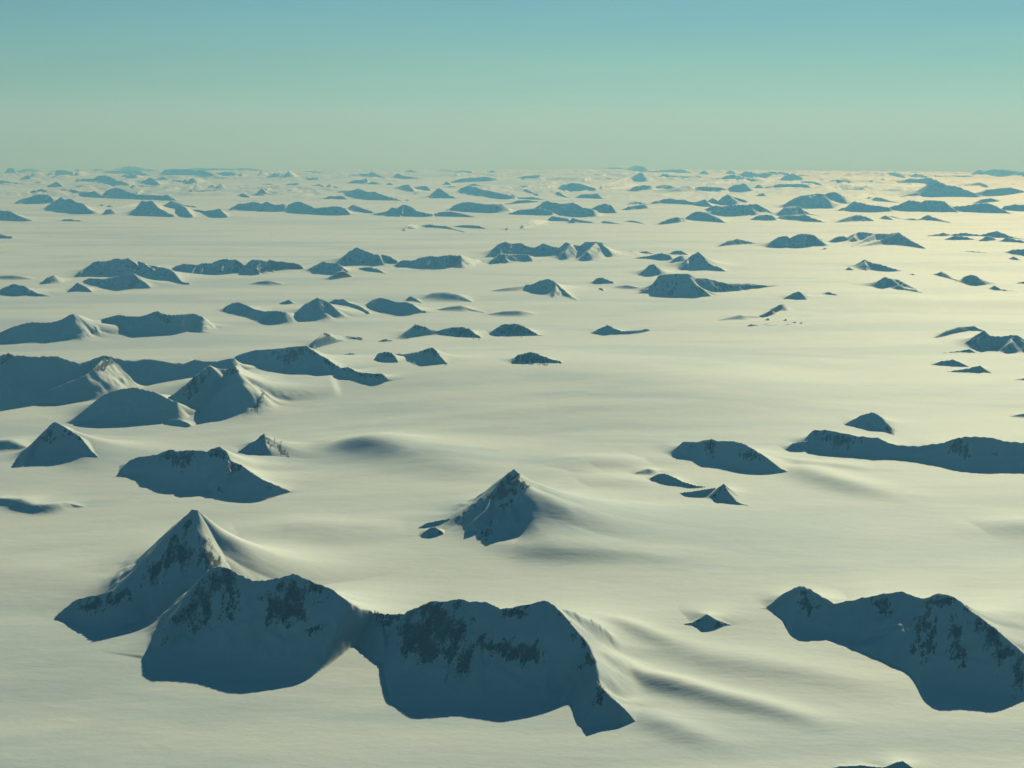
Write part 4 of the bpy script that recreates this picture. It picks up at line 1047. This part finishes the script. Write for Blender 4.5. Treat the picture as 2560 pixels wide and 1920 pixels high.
    far('N', '1646,157 1690,147 1735,156', '1650,161 1735,161', 'faint fleck under the ragged skyline strip', GF)
    far('N', '755,223 820,200 900,195 920,180 932,215', '760,229 870,233 932,230', 'far hill with a bright white notch at one end', GF)
    far('N', '926,228 980,210 1050,231', '930,237 1050,240', 'far low double fleck past the white notch', GF)
    far('N', '1090,238 1120,218 1155,241', '1095,243 1155,244', 'far tiny cone standing alone', GF)
    far('N', '1566,233 1600,210 1635,237', '1570,242 1635,243', 'far small block before a curved white chute', GF)
    far('N', '1645,208 1720,185 1800,180 1850,175 1930,168 2000,180 2045,201', '1650,226 1850,218 2045,211', 'far crinkled range past a curved white chute', GF)
    far('N', '225,238 290,228 350,222 375,252', '230,245 330,250 375,264', 'far dark little ridge with a hooked end', GF)
    far('N', '30,242 70,228 135,232', '34,244 135,244', 'far low pair of humps with a tail', GF)
    far('N', '465,242 530,235 580,260 620,230 680,255 724,292', '470,248 540,276 640,286 724,294', 'far twin hill with a sharp second top', GF)
    far('N', '695,292 760,290 800,288 860,270 910,295 1000,298 1060,325 1140,345 1225,371', '715,312 780,352 870,367 1000,371 1225,376', 'blue far mountain with pointed top and long ragged tail', GF)
    far('N', '540,353 620,335 720,330 764,361', '545,360 764,364', 'far flat blue bank before the pointed ragged-tailed mountain', GF)
    far('N', '1246,371 1265,358 1295,374', '1248,374 1295,377', 'far dot at the tip of the ragged tail', GF)
    far('N', '1160,263 1220,245 1285,235 1310,270 1349,317', '1170,275 1280,302 1349,320', 'far craggy hill with notched crest', GF)
    far('N', '1326,258 1420,245 1465,282', '1330,275 1400,292 1465,292', 'far hill joining the notched one', GF)
    far('N', '1468,347 1490,290 1530,262 1570,290 1620,325 1695,353', '1474,355 1600,356 1695,356', 'far pale pyramid with frosted top', GF)
    far('N', '1676,303 1720,265 1770,245 1830,255 1900,280 1960,290 2030,305 2100,320 2216,352', '1686,307 1790,320 1880,352 2000,359 2216,360', 'far blue bulky hill sloping steadily down', GF)
    far('N', '1756,243 1830,230 1880,245 1945,252', '1760,248 1945,256', 'far dark cap peeking over the bulky sloping hill', GF)
    far('N', '2096,270 2150,260 2205,272', '2100,275 2205,276', 'far low sliver past the bulky sloping hill', GF)
    far('N', '1586,257 1640,248 1704,259', '1590,263 1704,263', 'far low sliver behind the frosted pyramid', GF)



def build_ground():
    """The ice sheet: one sheet of rings round the point under the aircraft, out past the horizon."""
    # rings spaced evenly as seen from the air, columns dense ahead and sparse behind
    dep = np.linspace(R_(2.13), R_(33), 760)
    t = np.tan(dep)
    rad = np.sort((t - np.sqrt(np.maximum(t * t - 2 * ALT / RE, 0))) * RE)
    rad = np.r_[1.0, 12.0, 28.0, 42.0, 52.0, rad[rad > 58], np.linspace(1950, 2700, 12)[1:]]
    rad = np.unique(np.r_[rad, np.arange(720, 2000, 7.0)])
    az = np.r_[np.linspace(-180, -40, 36)[:-1], np.linspace(-40, -26, 120)[:-1], np.linspace(-26, 26, 1000), np.linspace(26, 40, 120)[1:], np.linspace(40, 180, 36)[1:]]
    az = np.radians(az)
    A, Rr = np.meshgrid(az, rad)
    X, Y = Rr * np.sin(A), Rr * np.cos(A)
    Z = zg(X, Y) + und(X, Y)
    o = link('snowfield', np.stack([X, Y, Z], -1).reshape(-1, 3), grid_quads(len(az), len(rad))[:, ::-1], MAT['snow'])
    o['kind'] = 'structure'


make_snow('snow', False)
make_snow('peak_snow', True)
make_rock()
build_ground()
build_mountains()

# ---------------------------------------------------------------- air
def build_haze():
    E_, top, bot = 2750.0, ALT + HAZE_TOP, zg(2700.0 * 1.42, 0) - 1
    v = [(x, y, z) for z in (bot, top) for y in (-E_, E_) for x in (-E_, E_)]
    q = [(0, 2, 3, 1), (4, 5, 7, 6), (0, 1, 5, 4), (2, 6, 7, 3), (0, 4, 6, 2), (1, 3, 7, 5)]
    m = bpy.data.materials.new('haze')
    m.use_nodes = True
    nt = m.node_tree
    nt.nodes.clear()
    out = nt.nodes.new('ShaderNodeOutputMaterial')
    pv = nt.nodes.new('ShaderNodeVolumePrincipled')
    pv.inputs['Color'].default_value = (*HAZE_COL, 1)
    pv.inputs['Density'].default_value = HAZE_DENS
    pv.inputs['Absorption Color'].default_value = (*HAZE_ABS, 1)
    pv.inputs['Anisotropy'].default_value = HAZE_G
    nt.links.new(pv.outputs[0], out.inputs['Volume'])
    o = link('haze', v, q, m, smooth=False)
    o['kind'] = 'stuff'


if HAZE_DENS > 0:
    build_haze()

# ---------------------------------------------------------------- sky and sun
w = bpy.data.worlds.new('World')
scene.world = w
w.use_nodes = True
nt = w.node_tree
nt.nodes.clear()
out = nt.nodes.new('ShaderNodeOutputWorld')
bg = nt.nodes.new('ShaderNodeBackground')
sky = nt.nodes.new('ShaderNodeTexSky')
sky.sky_type = 'NISHITA'
sky.sun_disc = False
sky.sun_elevation = SUN_EL
sky.sun_rotation = SUN_AZ
sky.altitude = 4000
sky.air_density, sky.dust_density, sky.ozone_density = SKY_AIR
tc = nt.nodes.new('ShaderNodeTexCoord')
sep = nt.nodes.new('ShaderNodeSeparateXYZ')
nt.links.new(tc.outputs['Generated'], sep.inputs[0])
mr = nt.nodes.new('ShaderNodeMapRange')
mr.inputs['From Min'].default_value, mr.inputs['From Max'].default_value = -.05, 1.0
nt.links.new(sep.outputs['Z'], mr.inputs['Value'])
tint = ramp(nt, mr.outputs[0], SKY_TINT)
mul = nt.nodes.new('ShaderNodeMix')
mul.data_type, mul.blend_type = 'RGBA', 'MULTIPLY'
mul.inputs[0].default_value = 1
# thin uneven veils low in the sky
sm = nt.nodes.new('ShaderNodeMapping')
sm.inputs['Scale'].default_value = (3.5, 3.5, 38)
nt.links.new(tc.outputs['Generated'], sm.inputs['Vector'])
sn = node(nt, 'ShaderNodeTexNoise', Scale=1.0, Detail=4.0, Roughness=.55, Distortion=.4)
nt.links.new(sm.outputs[0], sn.inputs['Vector'])
veil = ramp(nt, sn.outputs[0], [(.35, (.965, .97, .975)), (.65, (1.035, 1.03, 1.02))])
vm = nt.nodes.new('ShaderNodeMix')
vm.data_type, vm.blend_type = 'RGBA', 'MULTIPLY'
vm.inputs[0].default_value = 1
nt.links.new(sky.outputs[0], vm.inputs[6])
nt.links.new(veil, vm.inputs[7])
nt.links.new(vm.outputs[2], mul.inputs[6])
nt.links.new(tint, mul.inputs[7])
nt.links.new(mul.outputs[2], bg.inputs['Color'])
bg.inputs['Strength'].default_value = SKY_STRENGTH
nt.links.new(bg.outputs[0], out.inputs['Surface'])

ld = bpy.data.lights.new('sun', 'SUN')
ld.energy, ld.angle, ld.color = SUN_STRENGTH, R_(.5), SUN_COL
lo = bpy.data.objects.new('sun', ld)
COL.objects.link(lo)
from mathutils import Vector
lo.rotation_euler = Vector((-SUN[0], -SUN[1], -SUN[2])).to_track_quat('-Z', 'Y').to_euler()

cd = bpy.data.cameras.new('camera')
cd.sensor_width, cd.lens = 36.0, FPX / W0 * 36.0
cd.clip_start, cd.clip_end = .5, 12000
co = bpy.data.objects.new('camera', cd)
COL.objects.link(co)
co.location = EYE
co.rotation_euler = (math.pi / 2 - PITCH, 0, 0)
scene.camera = co

vs = scene.view_settings
scene.display_settings.display_device = 'sRGB'
vs.view_transform, vs.look, vs.gamma, vs.exposure, vs.use_curve_mapping = 'Standard', 'None', 1, EXPOSURE, False
cy = scene.cycles
cy.use_denoising = True
cy.max_bounces, cy.diffuse_bounces, cy.glossy_bounces, cy.transmission_bounces, cy.volume_bounces, cy.transparent_max_bounces = 6, DIFF_BOUNCES, 1, 0, VOL_BOUNCES, 4
